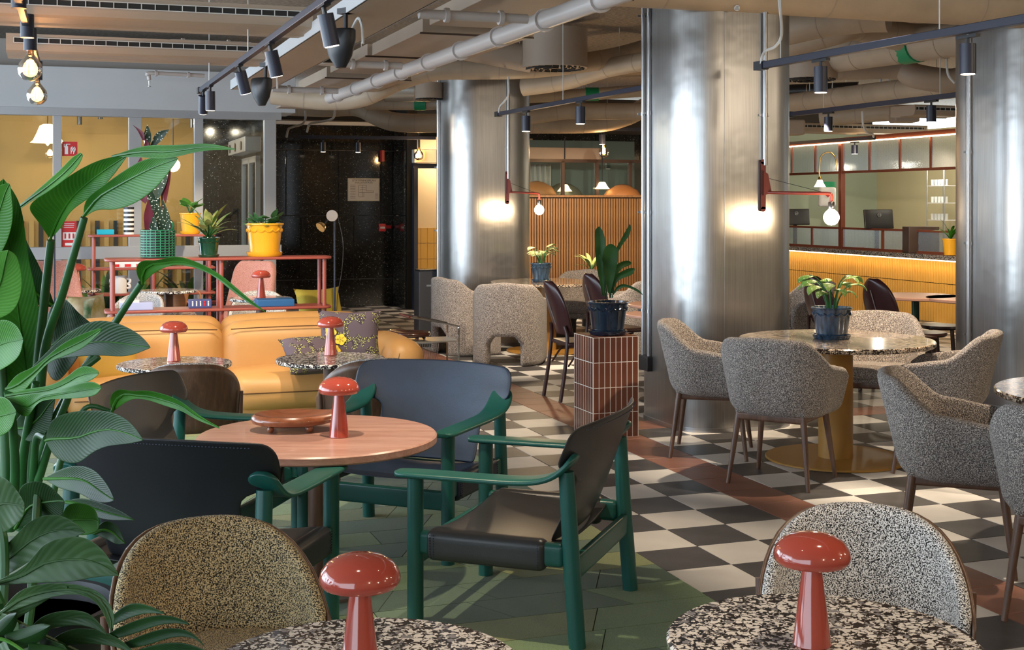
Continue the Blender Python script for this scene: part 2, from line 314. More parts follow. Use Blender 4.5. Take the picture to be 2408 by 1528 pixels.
MT=dict(
 steel=steelmat(), granite=granitemat(),
 chrome=M('chrome',(.75,.75,.76),.12,1), zinc=M('zinc_pipe',(.42,.42,.43),.30,1),
 tile_w=M('pale_tile',(.60,.585,.56),.42,0,.06,6,.05,90,rnd=.05), tile_d=M('charcoal_tile',(.062,.060,.062),.42,0,.22,7,.08,70,rnd=.14), tile_r=M('terracotta_tile',(.235,.105,.072),.45,0,.16,6,.06,80,rnd=.10),
 grout=M('grout',(.12,.11,.10),.8), 
 boucle=speckle('grey_boucle',(.050,.042,.042),(.60,.54,.49),230,.40,.62,.8,(.20,.175,.16)),
 speck=speckle('salt_pepper_wool',(.006,.006,.008),(.80,.78,.76),300,.455,.545,.5), speck_g=speckle('warm_lit_speckled_wool',(.012,.011,.010),(.62,.50,.29),300,.45,.56,.5),  # second wool: same fabric, warm spot light painted into its colour
 terr=terrazzo('black_white_terrazzo',50,(.86,.81,.75),(.012,.010,.012),(.02,.015,.018)), terr_b=terrazzo('brown_terrazzo',58,(.52,.42,.32),(.02,.016,.014),(.03,.02,.018),(.18,.14,.11)),
 walnut=wood('walnut',(.075,.036,.020),(.165,.088,.052),(10,10,.9),3.0), walnut_h=wood('walnut_leg',(.085,.040,.024),(.16,.08,.048),(14,14,1.2),3), 
 table=wood('reddish_walnut_top',(.40,.205,.155),(.56,.335,.265),(1.2,14,14),2.2,.32,.2), bowl=wood('carved_wood',(.15,.045,.018),(.30,.100,.040),(3,22,6),1.6,.28,.5), bowl_d=wood('dark_carved_wood',(.05,.016,.010),(.11,.035,.02),(3,14,6),1.6,.28,.5),
 green=M('bottle_green_lacquer',(.008,.080,.066),.34,0,.08,5,.02,200), leather_k=M('black_leather',(.013,.014,.017),.42,0,.2,4,.10,260), leather_b=M('sky_lit_black_leather',(.008,.019,.044),.44,0,.45,3.2,.10,260), leather_g=M('grey_lit_black_leather',(.028,.028,.030),.36,0,.15,4,.10,260),  # blue and grey leathers: black leather with sky reflection and light painted in
 tan=M('tan_leather',(.50,.270,.090),.48,0,.10,2.5,.10,90), seam=M('dark_seam',(.10,.045,.012),.6),
 lamp=M('coral_enamel',(.36,.058,.038),.10,0,0,0,0,0,.6), 
 maroon=M('maroon_metal',(.105,.016,.012),.35), rose=M('rose_red_metal',(.30,.070,.052),.35), burg=M('burgundy_leather',(.040,.011,.013),.28), burgw=M('dark_bentwood',(.045,.018,.016),.35),
 pink=speckle('pink_wool',(.42,.17,.14),(.66,.36,.31),160,.35,.65,.4), pinkt=M('pink_laminate',(.58,.33,.24),.35),
 ochre=M('ochre_metal',(.34,.17,.030),.4,0,.05,3), beige=M('beige_paint',(.37,.29,.22),.55,0,.06,2,.03,30), beige2=M('wrapped_duct',(.42,.33,.235),.5,0,.12,3,.25,14), pipew=M('painted_pipe',(.47,.43,.41),.35), galv=M('galvanised',(.5,.5,.46),.35,.8),
 soffit=M('grey_paint',(.43,.44,.45),.6,0,.03,2), alu=M('grey_aluminium',(.36,.38,.40),.38,.5), black=M('black_metal',(.012,.013,.016),.4), blackm=M('matt_black',(.006,.006,.007),.7), navy=M('blue_black_metal',(.016,.020,.042),.38), white=M('white_paint',(.75,.75,.74),.5), cable=M('pale_cable',(.62,.60,.57),.5),
 concrete=M('woodwool_ceiling',(.27,.21,.15),.95,0,.55,26,.9,40,vsc=(1,2.2,1)), ochrew=M('ochre_wall',(.42,.25,.075),.8,0,.05,2), panel=M('vestibule_dark',(.02,.02,.02),.4),
 slat=wood('oak_slat',(.19,.085,.030),(.30,.150,.055),(9,9,.8),3,.5), ribtile=M('mustard_tile',(.52,.29,.055),.28,0,.06,4), stone=terrazzo('dark_counter_stone',60,(.35,.32,.29),(.03,.028,.026),(.03,.03,.03)), copper=M('copper_frame',(.20,.055,.030),.4,.3), glass=glassmat('clear_glass',(.90,.95,.95),1.5), flute=glassmat('fluted_glass',(.72,.76,.78),1.4,.22,.22,(.30,.32,.33)),
 redtile=M('oxblood_tile',(.115,.038,.022),.22,0,.12,8,rnd=.16), groutw=M('pale_grout',(.60,.56,.52),.8),
 bluepot=M('dark_blue_glaze',(.008,.016,.032),.12,0,.5,12,.05,30,.5), bluepot2=M('reactive_blue_glaze',(.018,.042,.075),.18,0,.75,22,.05,30,.5,vsc=(2,2,.4)), yellowpot=M('yellow_glaze',(.72,.36,.02),.15,0,.06,5,0,0,.4), greenpot=M('dark_green_glaze',(.008,.05,.025),.1,0,.3,6,0,0,.6), crochet=M('green_glaze_lattice',(.02,.19,.10),.2), soil=M('soil',(.05,.035,.025),.95,0,.4,40,.6,60),
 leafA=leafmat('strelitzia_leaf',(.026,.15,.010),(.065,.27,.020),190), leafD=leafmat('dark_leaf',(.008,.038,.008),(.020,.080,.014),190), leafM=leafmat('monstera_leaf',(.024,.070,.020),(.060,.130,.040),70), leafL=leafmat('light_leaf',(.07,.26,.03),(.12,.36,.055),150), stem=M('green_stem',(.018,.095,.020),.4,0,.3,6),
 leafB=leafmat('spotted_begonia',(.07,.20,.04),(.25,.36,.08),None,((.7,.75,.6),90,.20)), leafP=leafmat('dark_spotted_begonia',(.012,.035,.022),(.04,.07,.04),None,((.75,.8,.75),55,.22)), leafPu=leafmat('purple_leaf',(.10,.015,.03),(.16,.03,.05)), leafV=leafmat('variegated_leaf',(.06,.22,.035),(.62,.62,.24),sc=14), leafW=leafmat('cream_variegated_leaf',(.12,.25,.06),(.75,.70,.42),sc=30),
 brass=M('brass',(.75,.50,.20),.2,1), redsign=M('red_sign',(.55,.015,.02),.4), paper=M('paper_white',(.72,.71,.72),.6), ink=M('ink',(.05,.05,.06),.6), signgreen=M('green_tape',(.0,.25,.10),.5), orange=M('orange_plastic',(.75,.12,.01),.4), grille=M('dark_slot',(.012,.012,.012),.7), wire=M('white_wire',(.6,.6,.58),.5),
 bulb=emit('lit_bulb',(1.0,.80,.55),9), filament=emit('filament',(1.0,.52,.18),45), smoke=glassmat('smoked_bulb_glass',(.85,.62,.42),1.8), led=emit('led_strip',(1.0,.70,.38),5), spotface=emit('spot_diffuser',(1.0,.82,.6),5), bluebox=M('blue_book',(.015,.11,.30),.5), navybox=M('navy_box',(.05,.07,.22),.5), palebox=M('pale_blue_box',(.42,.50,.78),.5), turq=M('turquoise_box',(.0,.36,.50),.5), terrac=M('terracotta',(.42,.19,.08),.7,0,.15,12,vsc=(.2,.2,6)), mint=M('pale_green_wall',(.42,.50,.40),.8), cream=M('cream_wall',(.62,.56,.34),.8), darkbr=M('dark_brown_panel',(.06,.035,.025),.4), screen=M('monitor_black',(.012,.012,.014),.35),
 carpet1=None,
)
# ================================================================== STRUCTURE
def carpetmat(name,c1,c2):
    m,nt,b=newmat(name); vec=coords(nt); n=noise(nt,vec,420,2); big=noise(nt,vec,3.0,2)
    col=mixc(nt,.55,ramp(nt,big,[(.35,c1),(.65,c2)]),ramp(nt,n,[(.35,[x*.45 for x in c1]),(.65,[min(1,x*1.5) for x in c2])]))
    nt.links.new(col,b.inputs['Base Color']); b.inputs['Roughness'].default_value=.95; b.inputs['Sheen Weight'].default_value=.3; bump(nt,b,n,.7,.006); return m
CARP=[carpetmat('green_carpet_light',(.105,.20,.070),(.18,.275,.105)),carpetmat('green_carpet_dark',(.048,.105,.058),(.090,.155,.078)),carpetmat('green_carpet_olive',(.145,.185,.050),(.22,.255,.085))]
# floor: screed + tiles
floor=struct(MB().boxb((-9,-3.5,-.30),(13,25,-.010)).build('floor',MT['grout'],top=True,smooth=False))
def tilemesh(mat):
    g=.0016; a=g; b_=T-g; e=.0025
    vs=[(a,a,-.010),(b_,a,-.010),(b_,b_,-.010),(a,b_,-.010),(a,a,-e),(b_,a,-e),(b_,b_,-e),(a,b_,-e),(a+e,a+e,0),(b_-e,a+e,0),(b_-e,b_-e,0),(a+e,b_-e,0)]
    fs=[(8,9,10,11)]+[(k,(k+1)%4,4+(k+1)%4,4+k) for k in range(4)]+[(4+k,4+(k+1)%4,8+(k+1)%4,8+k) for k in range(4)]
    me=bpy.data.meshes.new('floor_tile'); me.from_pydata(vs,[],fs); me.materials.append(mat); return me,vs,fs
TM={k:tilemesh(MT[k]) for k in('tile_w','tile_d','tile_r')}
tiles=[]
VEDGE=2.88
for i in range(-26,30):
    for j in range(-42,9):
        u,v=i*T,-(j+1)*T          # lower corner (v towards away)
        c=rm(u+T/2,v+T/2)
        if c.y<3.2 or c.y>20.6: continue
        X=CX+F*c.x/c.y
        if X<-260 or X>2680: continue
        if i<-2 and v<VEDGE-.01: continue      # carpet
        if i==1 or (i>=2 and j==-7): k='tile_r'
        elif i>=2: k='tile_w' if (i+j)%2 else 'tile_d'
        else: k='tile_w' if (i+j)%2==0 else 'tile_d'
        infr= -40<X<2450
        occ = (X<1000 and c.y<15.5)
        tiles.append(((0 if infr and not occ else 1),c.y,i,j,u,v,k))
tiles.sort()
fl=floor.location
rest={k:MB() for k in TM}
for n,(a,y,i,j,u,v,k) in enumerate(tiles):
    p=rm(u,v)
    if n<300:
        o=bpy.data.objects.new('floor_tile',TM[k][0]); COL.objects.link(o); o.parent=floor; o.location=Vector((p.x-fl.x,p.y-fl.y,-fl.z)); o.rotation_euler=(0,0,TH)
    else:
        Rz=rotz(TH); rest[k].add([Rz@Vector(q)+Vector((p.x-fl.x,p.y-fl.y,-fl.z)) for q in TM[k][1]],TM[k][2])
for k in rest:
    if rest[k].v: tag(rest[k].build('far_floor_tiles',MT[k],floor,smooth=False),kind='stuff')
# carpet of planks
carpet=thing('carpet','green carpet of narrow planks under the leather armchairs','carpet',rm(-2*T,0,-.0095),TH)
pm=[]
for k in range(3):
    me=bpy.data.meshes.new('carpet_plank'); L,Wd=.96,.24; g=.003
    vs=[(g,g,0),(L-g,g,0),(L-g,Wd-g,0),(g,Wd-g,0),(g,g,.009),(L-g,g,.009),(L-g,Wd-g,.009),(g,Wd-g,.009),(g+.004,g+.004,.0125),(L-g-.004,g+.004,.0125),(L-g-.004,Wd-g-.004,.0125),(g+.004,Wd-g-.004,.0125)]
    me.from_pydata(vs,[],[(8,9,10,11)]+[(q,(q+1)%4,4+(q+1)%4,4+q) for q in range(4)]+[(4+q,4+(q+1)%4,8+(q+1)%4,8+q) for q in range(4)]); me.materials.append(CARP[k]); pm.append(me)
# planks: each made of alternating sheared halves -> two shades per row
def plank(u0,u1,v0,k,skew0,skew1):
    W_=.24; g=.0022
    lo=[(u0+g,v0+g),(u1-g,v0+g),(u1+skew1-g,v0+W_-g),(u0+skew0+g,v0+W_-g)]
    mb=MB(); vs=[(x,y,0) for x,y in lo]+[(x,y,.0125) for x,y in lo]
    mb.add(vs,[(4,5,6,7)]+[(q,(q+1)%4,4+(q+1)%4,4+q) for q in range(4)]); return mb.build('carpet_plank',CARP[k],carpet,smooth=False)
row=0; v=-4.3
rc=random.Random(3)
while v<VEDGE-.1:
    u=-6.6+rc.random()*.3; sk=0.0; cnt=0
    while u<-.02:
        L=rc.choice([.42,.5,.58]); nu=min(u+L,0.0); last=nu>=-.3
        if last: nu=0.0
        sk1=0 if last else rc.choice([-.12,0,.12])
        c=rm(-2*T+(u+nu)/2,v+.12)
        X=CX+F*c.x/max(c.y,.5)
        if -300<X<1900 and c.y>3.0: plank(u,nu,v,[0,1,2,0,1][(cnt+row*2+rc.randint(0,1))%5],sk,sk1)
        sk=sk1; u=nu; cnt+=1
        if last: break
    v+=.24; row+=1
# ceiling slab
struct(MB().boxb((-9,-3.5,3.42),(13,25,3.60)).build('ceiling',MT['concrete'],top=True,smooth=False))
# room shell off-frame: right and rear walls
def wallbox(name,u0,u1,v0,v1,z0,z1,mat):
    c=rm((u0+u1)/2,(v0+v1)/2,(z0+z1)/2); return struct(MB().box(c,(u1-u0,v1-v0,z1-z0),rotz(TH)).build(name,mat,top=True,smooth=False))
struct(MB().boxb((-1.2,-3.4,0),(12.5,-3.2,3.42)).build('wall_rear',M('rear_wall_paint',(.42,.33,.23),.8),top=True,smooth=False))
struct(MB().boxb((12.5,-3.2,0),(12.7,24,3.42)).build('wall_right',M('right_wall_paint',(.42,.36,.24),.8),top=True,smooth=False))
# ------------------------------------------------------------------ granite back wall
GA=gp(922,717.5); GU,GV=uv(GA)      # far corner on the floor
gw=struct(MB().box(rm(GU-3.0,GV+.112,1.5),(6.1,.2,3.0),rotz(TH)).build('wall_back_left',M('joint_grey',(.16,.16,.155),.7),top=True,smooth=False))
def slabs(root,u_right,v,cols_by_row,rows,th=.03,mat='granite'):
    L=root.location
    for (z0,z1),cols in zip(rows,cols_by_row):
        for a,b in zip(cols[:-1],cols[1:]):
            c=rm((a+b)/2,v,(z0+z1)/2)-L
            MB().box(c,(b-a-.012,th,z1-z0-.012),rotz(TH)).build('granite_slab',MT[mat],root,smooth=False,bev=.002)
def ucol(x): # u on the granite plane for pixel column
    # solve rm(u,GV).x/y = (x-CX)/F
    k=(x-CX)/F; P0=rm(0,GV); return (k*P0.y-P0.x)/(CA-k*SA)
zr=lambda y:H-(y-HZ)*20.0/F
rows=[(0,zr(653)),(zr(653),zr(506)),(zr(506),zr(356)),(zr(356),zr(298))]
cc=[[ucol(x) for x in r] for r in ([560,660,793,922],[560,607,707,831,922],[560,672,795,895,922],[560,709,834,922])]
slabs(gw,GU,GV,cc,rows)
# return wall of granite (comes toward the camera on the right) with door
RU=GU
gr=struct(MB().box(rm(RU+.12,GV-.30,1.5),(.16,.9,3.0),rotz(TH)).build('wall_back_return',MT['blackm'],top=True,smooth=False))
for (z0,z1) in rows: MB().box(rm(RU+.02,GV-.32,(z0+z1)/2)-gr.location,(.03,.80,z1-z0-.012),rotz(TH)).build('granite_slab',MT['granite'],gr,smooth=False,bev=.002)
# light strip / metal edge above granite
tag(MB().box(rm(GU-1.1,GV-.10,zr(295)),(4.3,.10,.05),rotz(TH)).build('trim_1',MT['white'],top=True,smooth=False),kind='structure')
tag(MB().box(rm(GU-1.1,GV-.06,zr(284)),(4.3,.06,.14),rotz(TH)).build('trim_2',MT['beige'],top=True,smooth=False),kind='structure')
# far right part of the back wall (upper granite band, behind slat wall)
GV2=GV+.1
bw=struct(MB().box(rm(GU+4.6,GV2+.25,1.6),(8.6,.2,3.4),rotz(TH)).build('wall_back_right',M('back_wall_brown',(.05,.038,.030),.6),top=True,smooth=False))
for k in range(9):
    MB().box(rm(GU+1.5+k*.8,GV2+.13,zr(322))-bw.location,(.79,.03,.22),rotz(TH)).build('granite_slab',MT['granite'],bw,smooth=False,bev=.002)
    MB().box(rm(GU+1.5+k*.8,GV2+.13,zr(355))-bw.location,(.79,.03,.21),rotz(TH)).build('granite_slab',MT['granite'],bw,smooth=False,bev=.002)
# doorway right of granite: warm room beyond with tiled dado
d=struct(thing('door_1',None,None,gp(985,728),TH))
L0=Vector(d.location)
mb=MB(); mb.box((-.06,0,1.05),(.06,.12,2.1)); mb.box((.45,0,2.13),(1.1,.12,.07)); mb.build('door_frame',MT['navy'],d,smooth=False)
MB().box((.45,-.08,2.27),(1.12,.16,.20)).build('door_operator',MT['white'],d,smooth=False,bev=.01)
MB().box((.95,.72,1.3),(2.2,.06,2.6)).build('warm_wall',M('sand_wall',(.62,.47,.27),.8),d,smooth=False)
mb=MB()
for k in range(7):
    for r_ in range(5): mb.box((-.05+k*.105,.68,.12+r_*.24),(.10,.02,.232))
tag(mb.build('wall_tiles',MT['ribtile'],d,smooth=False),kind='stuff')
point(L0.x+.35,L0.y+.38,2.2,14)
# ------------------------------------------------------------------ steel columns
def rrect(w,d_,r,n=10):
    pts=[]
    for cx,cy,a0 in ((w/2-r,d_/2-r,0),(-w/2+r,d_/2-r,90),(-w/2+r,-d_/2+r,180),(w/2-r,-d_/2+r,270)):
        for k in range(n+1): a=R(a0+90*k/n); pts.append((cx+r*math.cos(a),cy+r*math.sin(a)))
    return pts
def column(name,label,c,w,d_,r,pipes):
    t=thing(name,label,'column',(c[0],c[1],0),TH)
    pts=rrect(w,d_,r); mb=MB(); n=len(pts)
    zs=[0,.035,.036,1.2,2.4,3.42]
    ring=[[Vector((x,y,z)) for x,y in pts] for z in zs]
    mb.grid(ring,cv=True); mb.build('steel_cladding',MT['steel'],t,ang=30)
    mb=MB(); mb.prism(rrect(w+.012,d_+.012,r+.006),0,.03); mb.build('base_trim',MT['zinc'],t)
    mb=MB(); mb.box((-w/2+r+.002,-d_/2-.001,1.7),(.003,.004,3.4)); mb.build('panel_joint',MT['zinc'],t,smooth=False)
    for k,(x,y,z0,z1,rad) in enumerate(pipes):
        p=MB().cyl((x,y,z0),(x,y,z1),rad,n=12).build('conduit_pipe',MT['zinc'],t)
        z=z0+.35
        while z<z1-.1:
            m2=MB(); m2.cyl((x,y,z-.012),(x,y,z+.012),rad+.004,n=12); m2.box((x+.0,y+.01,z),(rad*2+.05,.012,.014)); m2.build('pipe_clip',MT['zinc'],p); z+=.72
    return t
C1=Vector((1.485,9.40,0)); 
col1=column('steel_column','large brushed steel column standing between the pedestal and the dining table',C1,.92,.92,.28,
   [(-.472,.235,0.45,3.42,.012),(-.472,.13,.45,3.42,.014),(.13,-.478,1.85,3.42,.018)])
MB().rbox((-.475,.18,.42),(.05,.16,.11),.008).build('socket_box',MT['black'],col1)
C2=Vector((-.33,14.7,0))
col2=column('steel_column','slimmer-looking brushed steel column rising behind the boucle tub chairs',C2,.96,.92,.28,[(-.495,.12,.2,3.42,.022),(.14,-.478,1.85,3.42,.018)])
C3=Vector((4.11,10.25,0))
col3=column('steel_column','brushed steel column cut by the right edge of the picture',C3,.96,.92,.28,[(-.495,.10,.2,3.42,.022)])
tg=thing('pipe_tag','round white tag hanging on the conduit high on the large column','tag',px(1733,19,C1.y-.56))
m2=MB(); m2.tube([(0,-.004,0),(0,.004,0)],.020,20); m2.build('disc',MT['white'],tg)
def text(s,size,mat,parent,loc,rot,name='lettering',align='CENTER'):
    c=bpy.data.curves.new(name,'FONT'); c.body=s; c.size=size; c.align_x=align; c.align_y='CENTER'; c.extrude=.0006; c.materials.append(mat)
    o=bpy.data.objects.new(name,c); COL.objects.link(o); dg=bpy.context.evaluated_depsgraph_get()
    me=bpy.data.meshes.new_from_object(o.evaluated_get(dg)); bpy.data.objects.remove(o); 
    o=bpy.data.objects.new(name,me); COL.objects.link(o)
    if not me.materials: me.materials.append(mat)
    o.parent=parent; o.location=loc; o.rotation_euler=rot; return o
text('19F',.013,MT['ink'],tg,(0,-.006,.006),(R(90),0,0)); text('KV1S',.011,MT['ink'],tg,(0,-.006,-.008),(R(90),0,0))
# ------------------------------------------------------------------ oak slat partition
SY=17.9
def slatwall():
    u0,_=uv(px(1225,500,SY)); P0=px(1236,500,SY); u0,v0=uv(P0); 
    t=struct(thing('wall_slat_partition',None,None,(P0.x,P0.y,0),TH))
    n=48; pitch=.0400; W_=n*pitch; top=H-(463-HZ)*SY/F
    MB().box((W_/2,.04,top/2),(W_,.04,top)).build('backing_board',MT['darkbr'],t,smooth=False)
    me=MB().box((0,0,top/2-.01),(.026,.030,top-.02)).build('slat',MT['slat'],t,smooth=False); me.location=(pitch/2,0,0)
    for k in range(1,n):
        o=me.copy(); COL.objects.link(o); o.parent=t; o.location=(pitch*(k+.5),0,0)
    MB().box((W_/2,.015,top+.01),(W_,.085,.03)).build('top_rail',MT['slat'],t,smooth=False,bev=.003)
slatwall()
# beige air outlet box and mirror window above the slats
P=px(1236,362,19.3); 
o=MB().box(P+Vector((.55,.2,0)),(1.2,.25,.20),rotz(TH)).build('air_outlet_box',MT['beige'],top=True,smooth=False,bev=.01); tag(o,'long beige air outlet box fixed high on the dark back wall','outlet box')
# glazed strip above slats
def glazing():
    w=struct(thing('window_2',None,None,px(1240,463,19.0),TH)); 
    z0=H-w.location.z+.02
    for k in range(4):
        a=.02+k*.55; MB().box((a+.265,0,.27),(.52,.012,.50)).build('pane',MT['glass'],w,smooth=False)
    mb=MB(); mb.box((1.1,0,.0),(2.25,.06,.03)); mb.box((1.1,0,.54),(2.25,.06,.05))
    for k in range(5): mb.box((.01+k*.55,0,.27),(.045,.06,.54))
    mb.build('window_frame',MT['darkbr'],w,smooth=False)
    MB().box((1.1,1.15,.3),(2.3,.05,1.2)).build('room_beyond',M('teal_room',(.10,.15,.15),.7),w,smooth=False)
    # curtains behind
    mb=MB(); rows=[]
    for z in (0,.5): rows.append([Vector((.02+x*.012,.6+.04*math.sin(x*.9),z)) for x in range(50)])
    mb.grid(rows); mb.build('curtain',M('pale_curtain',(.35,.36,.36),.8),w,solid=.004)
glazing()
for k,(x,y,Y,s,lab) in enumerate([(1262,444,19.5,.30,'orange pleated lamp shade seen through the left end of the glazed strip'),(1325,448,19.7,.30,'dark pleated lamp shade seen through the middle of the glazed strip'),(1463,452,19.5,.30,'orange pleated lamp shade seen through the right end of the glazed strip')]):
    mb=MB(); c=px(x,y,Y); n=40; prof=[(.02,.12),(.10,.10),(.22,.03),(s,-.09)]
    vs=[];rows=[[c+Vector(((r+(.012 if q%2 else 0)*r/s)*math.cos(2*math.pi*q/n),(r+(.012 if q%2 else 0)*r/s)*math.sin(2*math.pi*q/n),z)) for q in range(n)] for r,z in prof]
    mb.grid(rows,cv=True); o=mb.build('pleated_lamp_shade',M('orange_shade%d'%k,(.42,.17,.05) if k!=1 else (.10,.10,.07),.6),top=True,solid=.004); tag(o,lab,'lamp shade')
def smallpendant(x,y,Y,label):
    c=px(x,y,Y); t=thing('pendant_lamp',label,'lamp',c)
    MB().lathe([(.03,.05),(.045,.045),(.075,-.01),(.11,-.05)],20).build('shade',emit('warm_shade',(1,.75,.4),3),t,solid=.004)
    MB().cyl((0,0,.04),(0,0,.75),.008,n=8).build('rod',MT['black'],t)
smallpendant(1328,442,19.35,'small glowing cone pendant in front of the pale curtains')
smallpendant(1416,436,19.35,'small glowing cone pendant in front of the dark window panes')
# ------------------------------------------------------------------ storefront (vestibule glazing)
SC=px(645,300,14.0); SU,SV=uv(SC)
def suv(x):
    k=(x-CX)/F; P0=rm(0,SV); return (k*P0.y-P0.x)/(CA-k*SA)
def sz(y,x): 
    p=rm(suv(x),SV); return H-(y-HZ)*p.y/F
sf=struct(thing('window_1',None,None,rm(SU,SV,0),TH))
def loc(x): return suv(x)-SU
zt=sz(262,400)
zb=sz(592,400)
posts=[(-60,-20),(124,145),(302,333),(456,477),(620,648)]
for a,b in posts:
    MB().box(((loc(a)+loc(b))/2,0,zt/2),(loc(b)-loc(a),.09,zt),).build('mullion',MT['alu'],sf,smooth=False,bev=.004)
MB().box((loc(300)-.55,-.005,zt-.03),(4.3,.10,.085)).build('head_rail',MT['alu'],sf,smooth=False,bev=.004)
MB().box((loc(300)-.55,-.005,zb),(4.3,.10,.13)).build('mid_rail',MT['alu'],sf,smooth=False,bev=.004)
MB().box((loc(300)-.55,-.005,.08),(4.3,.10,.16)).build('bottom_rail',MT['alu'],sf,smooth=False,bev=.004)
edges=[(-20,124),(145,302),(333,456),(477,620)]
for a,b in edges:
    for z0,z1 in ((.16,zb-.065),(zb+.065,zt-.07)):
        MB().box(((loc(a)+loc(b))/2,0,(z0+z1)/2),(loc(b)-loc(a),.012,z1-z0)).build('pane',MT['glass'],sf,smooth=False)
# soffit above storefront
so=MB(); so.box(rm(SU-2.0+.02,SV+.25,(zt+sz(165,300))/2+.01),(4.4,.62,sz(165,300)-zt+.0),rotz(TH)); struct(so.build('trim_3',MT['soffit'],top=True,smooth=False,bev=.004))
so=MB(); so.box(rm(SU-2.2,SV+.45,(sz(165,300)+sz(130,300))/2+.08),(4.0,.5,.30),rotz(TH)); struct(so.build('trim_4',M('upper_soffit_grey',(.30,.28,.26),.7),top=True,smooth=False))  # upper soffit band in its own darker grey
# vestibule interior: ochre wall, striped dado, side wall with sliding door
vb=struct(MB().box(rm(SU-2.6,SV+3.2,1.35),(5.2,.1,2.7),rotz(TH)).build('wall_vestibule',MT['ochrew'],top=True,smooth=False))
zd=H-(518-HZ)*16.6/F
for k in range(46):
    o=MB().box(rm(SU-5.0+k*.112,SV+3.12,zd/2)-vb.location,(.056,.03,zd),rotz(TH)).build('dado_stripe',MT['blackm'] if k%2 else MT['ochrew'],vb,smooth=False)
struct(MB().box(rm(SU-2.6,SV+1.7,2.72),(5.2,3.4,.06),rotz(TH)).build('trim_5',MT['darkbr'],top=True,smooth=False))
sw=struct(MB().box(rm(SU+.04,SV+2.2,1.35),(.10,2.9,2.7),rotz(TH)).build('wall_vestibule_side',MT['granite'],top=True,smooth=False))
def vuv(x,v):
    k=(x-CX)/F; P0=rm(0,v); return (k*P0.y-P0.x)/(CA-k*SA)
ua_,ub_=vuv(462,SV+3.0),SU
struct(MB().box(rm((ua_+ub_)/2,SV+3.02,1.35),(ub_-ua_,.06,2.7),rotz(TH)).build('wall_vestibule_dark',MT['granite'],top=True,smooth=False))
dr=struct(thing('door_2',None,None,rm(SU-.10,SV+.55,0),TH))
mb=MB(); 
for y in (0,.55,.60,1.15): mb.box((0,y,1.05),(.05,.06,2.1))
mb.box((0,.57,2.08),(.05,1.2,.07)); mb.box((0,.57,.06),(.05,1.2,.12)); mb.build('door_frame',MT['alu'],dr,smooth=False)
for y in (.27,.87): MB().box((0,y,1.05),(.01,.5,1.95)).build('pane',MT['glass'],dr,smooth=False)
op=MB().box((-.08,.55,2.24),(.18,1.5,.17)).build('door_operator',MT['alu'],dr,smooth=False,bev=.01)
for y in (.1,.62,1.1): MB().tube([(-.172,y,2.23),(-.178,y,2.23)],.05,20).build('sensor_window',MT['black'],op)
mb=MB(); mb.cyl((-.06,.5,.7),(-.06,.5,1.35),.012,n=10); mb.build('door_handle',MT['black'],dr)
for a,b in (((-1.0,1.5),45),((-2.4,1.4),45),((-3.6,1.4),45)):
    p=rm(SU+a[0],SV+a[1],2.55); point(p.x,p.y,p.z,b*.3)
# round lamps in the vestibule
def pend(x,y,Y,kind,label):
    c=px(x,y,Y); t=thing('pendant_lamp',label,'lamp',c)
    if kind=='globe': MB().lathe([(0,.085),(.05,.07),(.08,.03),(.085,0),(.08,-.03),(.05,-.07),(0,-.085)],20).build('globe',emit('globe_glow',(1,.72,.40),4),t)
    else:
        MB().lathe([(.05,.10),(.09,.08),(.13,-.02),(.17,-.10),(.20,-.12)],24).build('shade',emit('bell_glow',(1,.74,.42),3.2),t,solid=.005)
        MB().lathe([(0,-.16),(.02,-.14),(.022,-.1),(0,-.08)],10).build('bulb',emit('bell_bulb',(1,.8,.55),8),t)
    MB().cyl((0,0,.08),(0,0,.6),.006,n=6).build('cord',MT['black'],t)
pend(112,312,15.6,'bell','glowing cream bell pendant behind the leftmost glass pane')
pend(407,388,15.6,'globe','glowing round globe lamp behind the third glass pane')
for k,(x,y,lab) in enumerate([(187,285,'black ceiling spot behind the second glass pane, left one'),(236,272,'short black ceiling spot behind the second glass pane, right one'),(452,292,'black ceiling spot behind the third glass pane')]):
    c=px(x,y,15.4); o=MB().cyl(c-Vector((0,0,.04)),c+Vector((0,0,.07)),.028,n=16).build('ceiling_spot',MT['black'],top=True); tag(o,lab,'spot light')
o=MB().box(px(220,268,15.4)+Vector((.1,0,.05)),(1.0,.05,.05),rotz(TH)).build('light_track',MT['black'],top=True,smooth=False); tag(o,'black light track inside the vestibule above the glass panes','light track')
# signs on the glass
def sign(name,label,x0,y0,x1,y1,mat,Y=None):
    a=px(x0,y0,14); u0,u1=suv(x0),suv(x1); pc=rm((u0+u1)/2,SV-.012,0); zc=(sz(y0,(x0+x1)/2)+sz(y1,(x0+x1)/2))/2
    t=thing(name,label,'sign',(pc.x,pc.y,zc),TH); w,h=u1-u0,sz(y0,(x0+x1)/2)-sz(y1,(x0+x1)/2)
    MB().box((0,0,0),(w,.004,h)).build('panel',mat,t,smooth=False); return t,w,h
t,w,h=sign('fire_extinguisher_sign','red square fire extinguisher sign on the glass',146,333,182,367,MT['redsign'])
mb=MB(); mb.box((-w*.22,-.004,-h*.10),(w*.22,.002,h*.55)); mb.box((-w*.22,-.004,h*.24),(w*.10,.002,h*.12)); mb.box((-w*.10,-.004,h*.32),(w*.26,.002,h*.05)); mb.box((-w*.36,-.004,h*.22),(w*.05,.002,h*.22)); mb.build('extinguisher_symbol',MT['white'],t,smooth=False)
mb=MB()
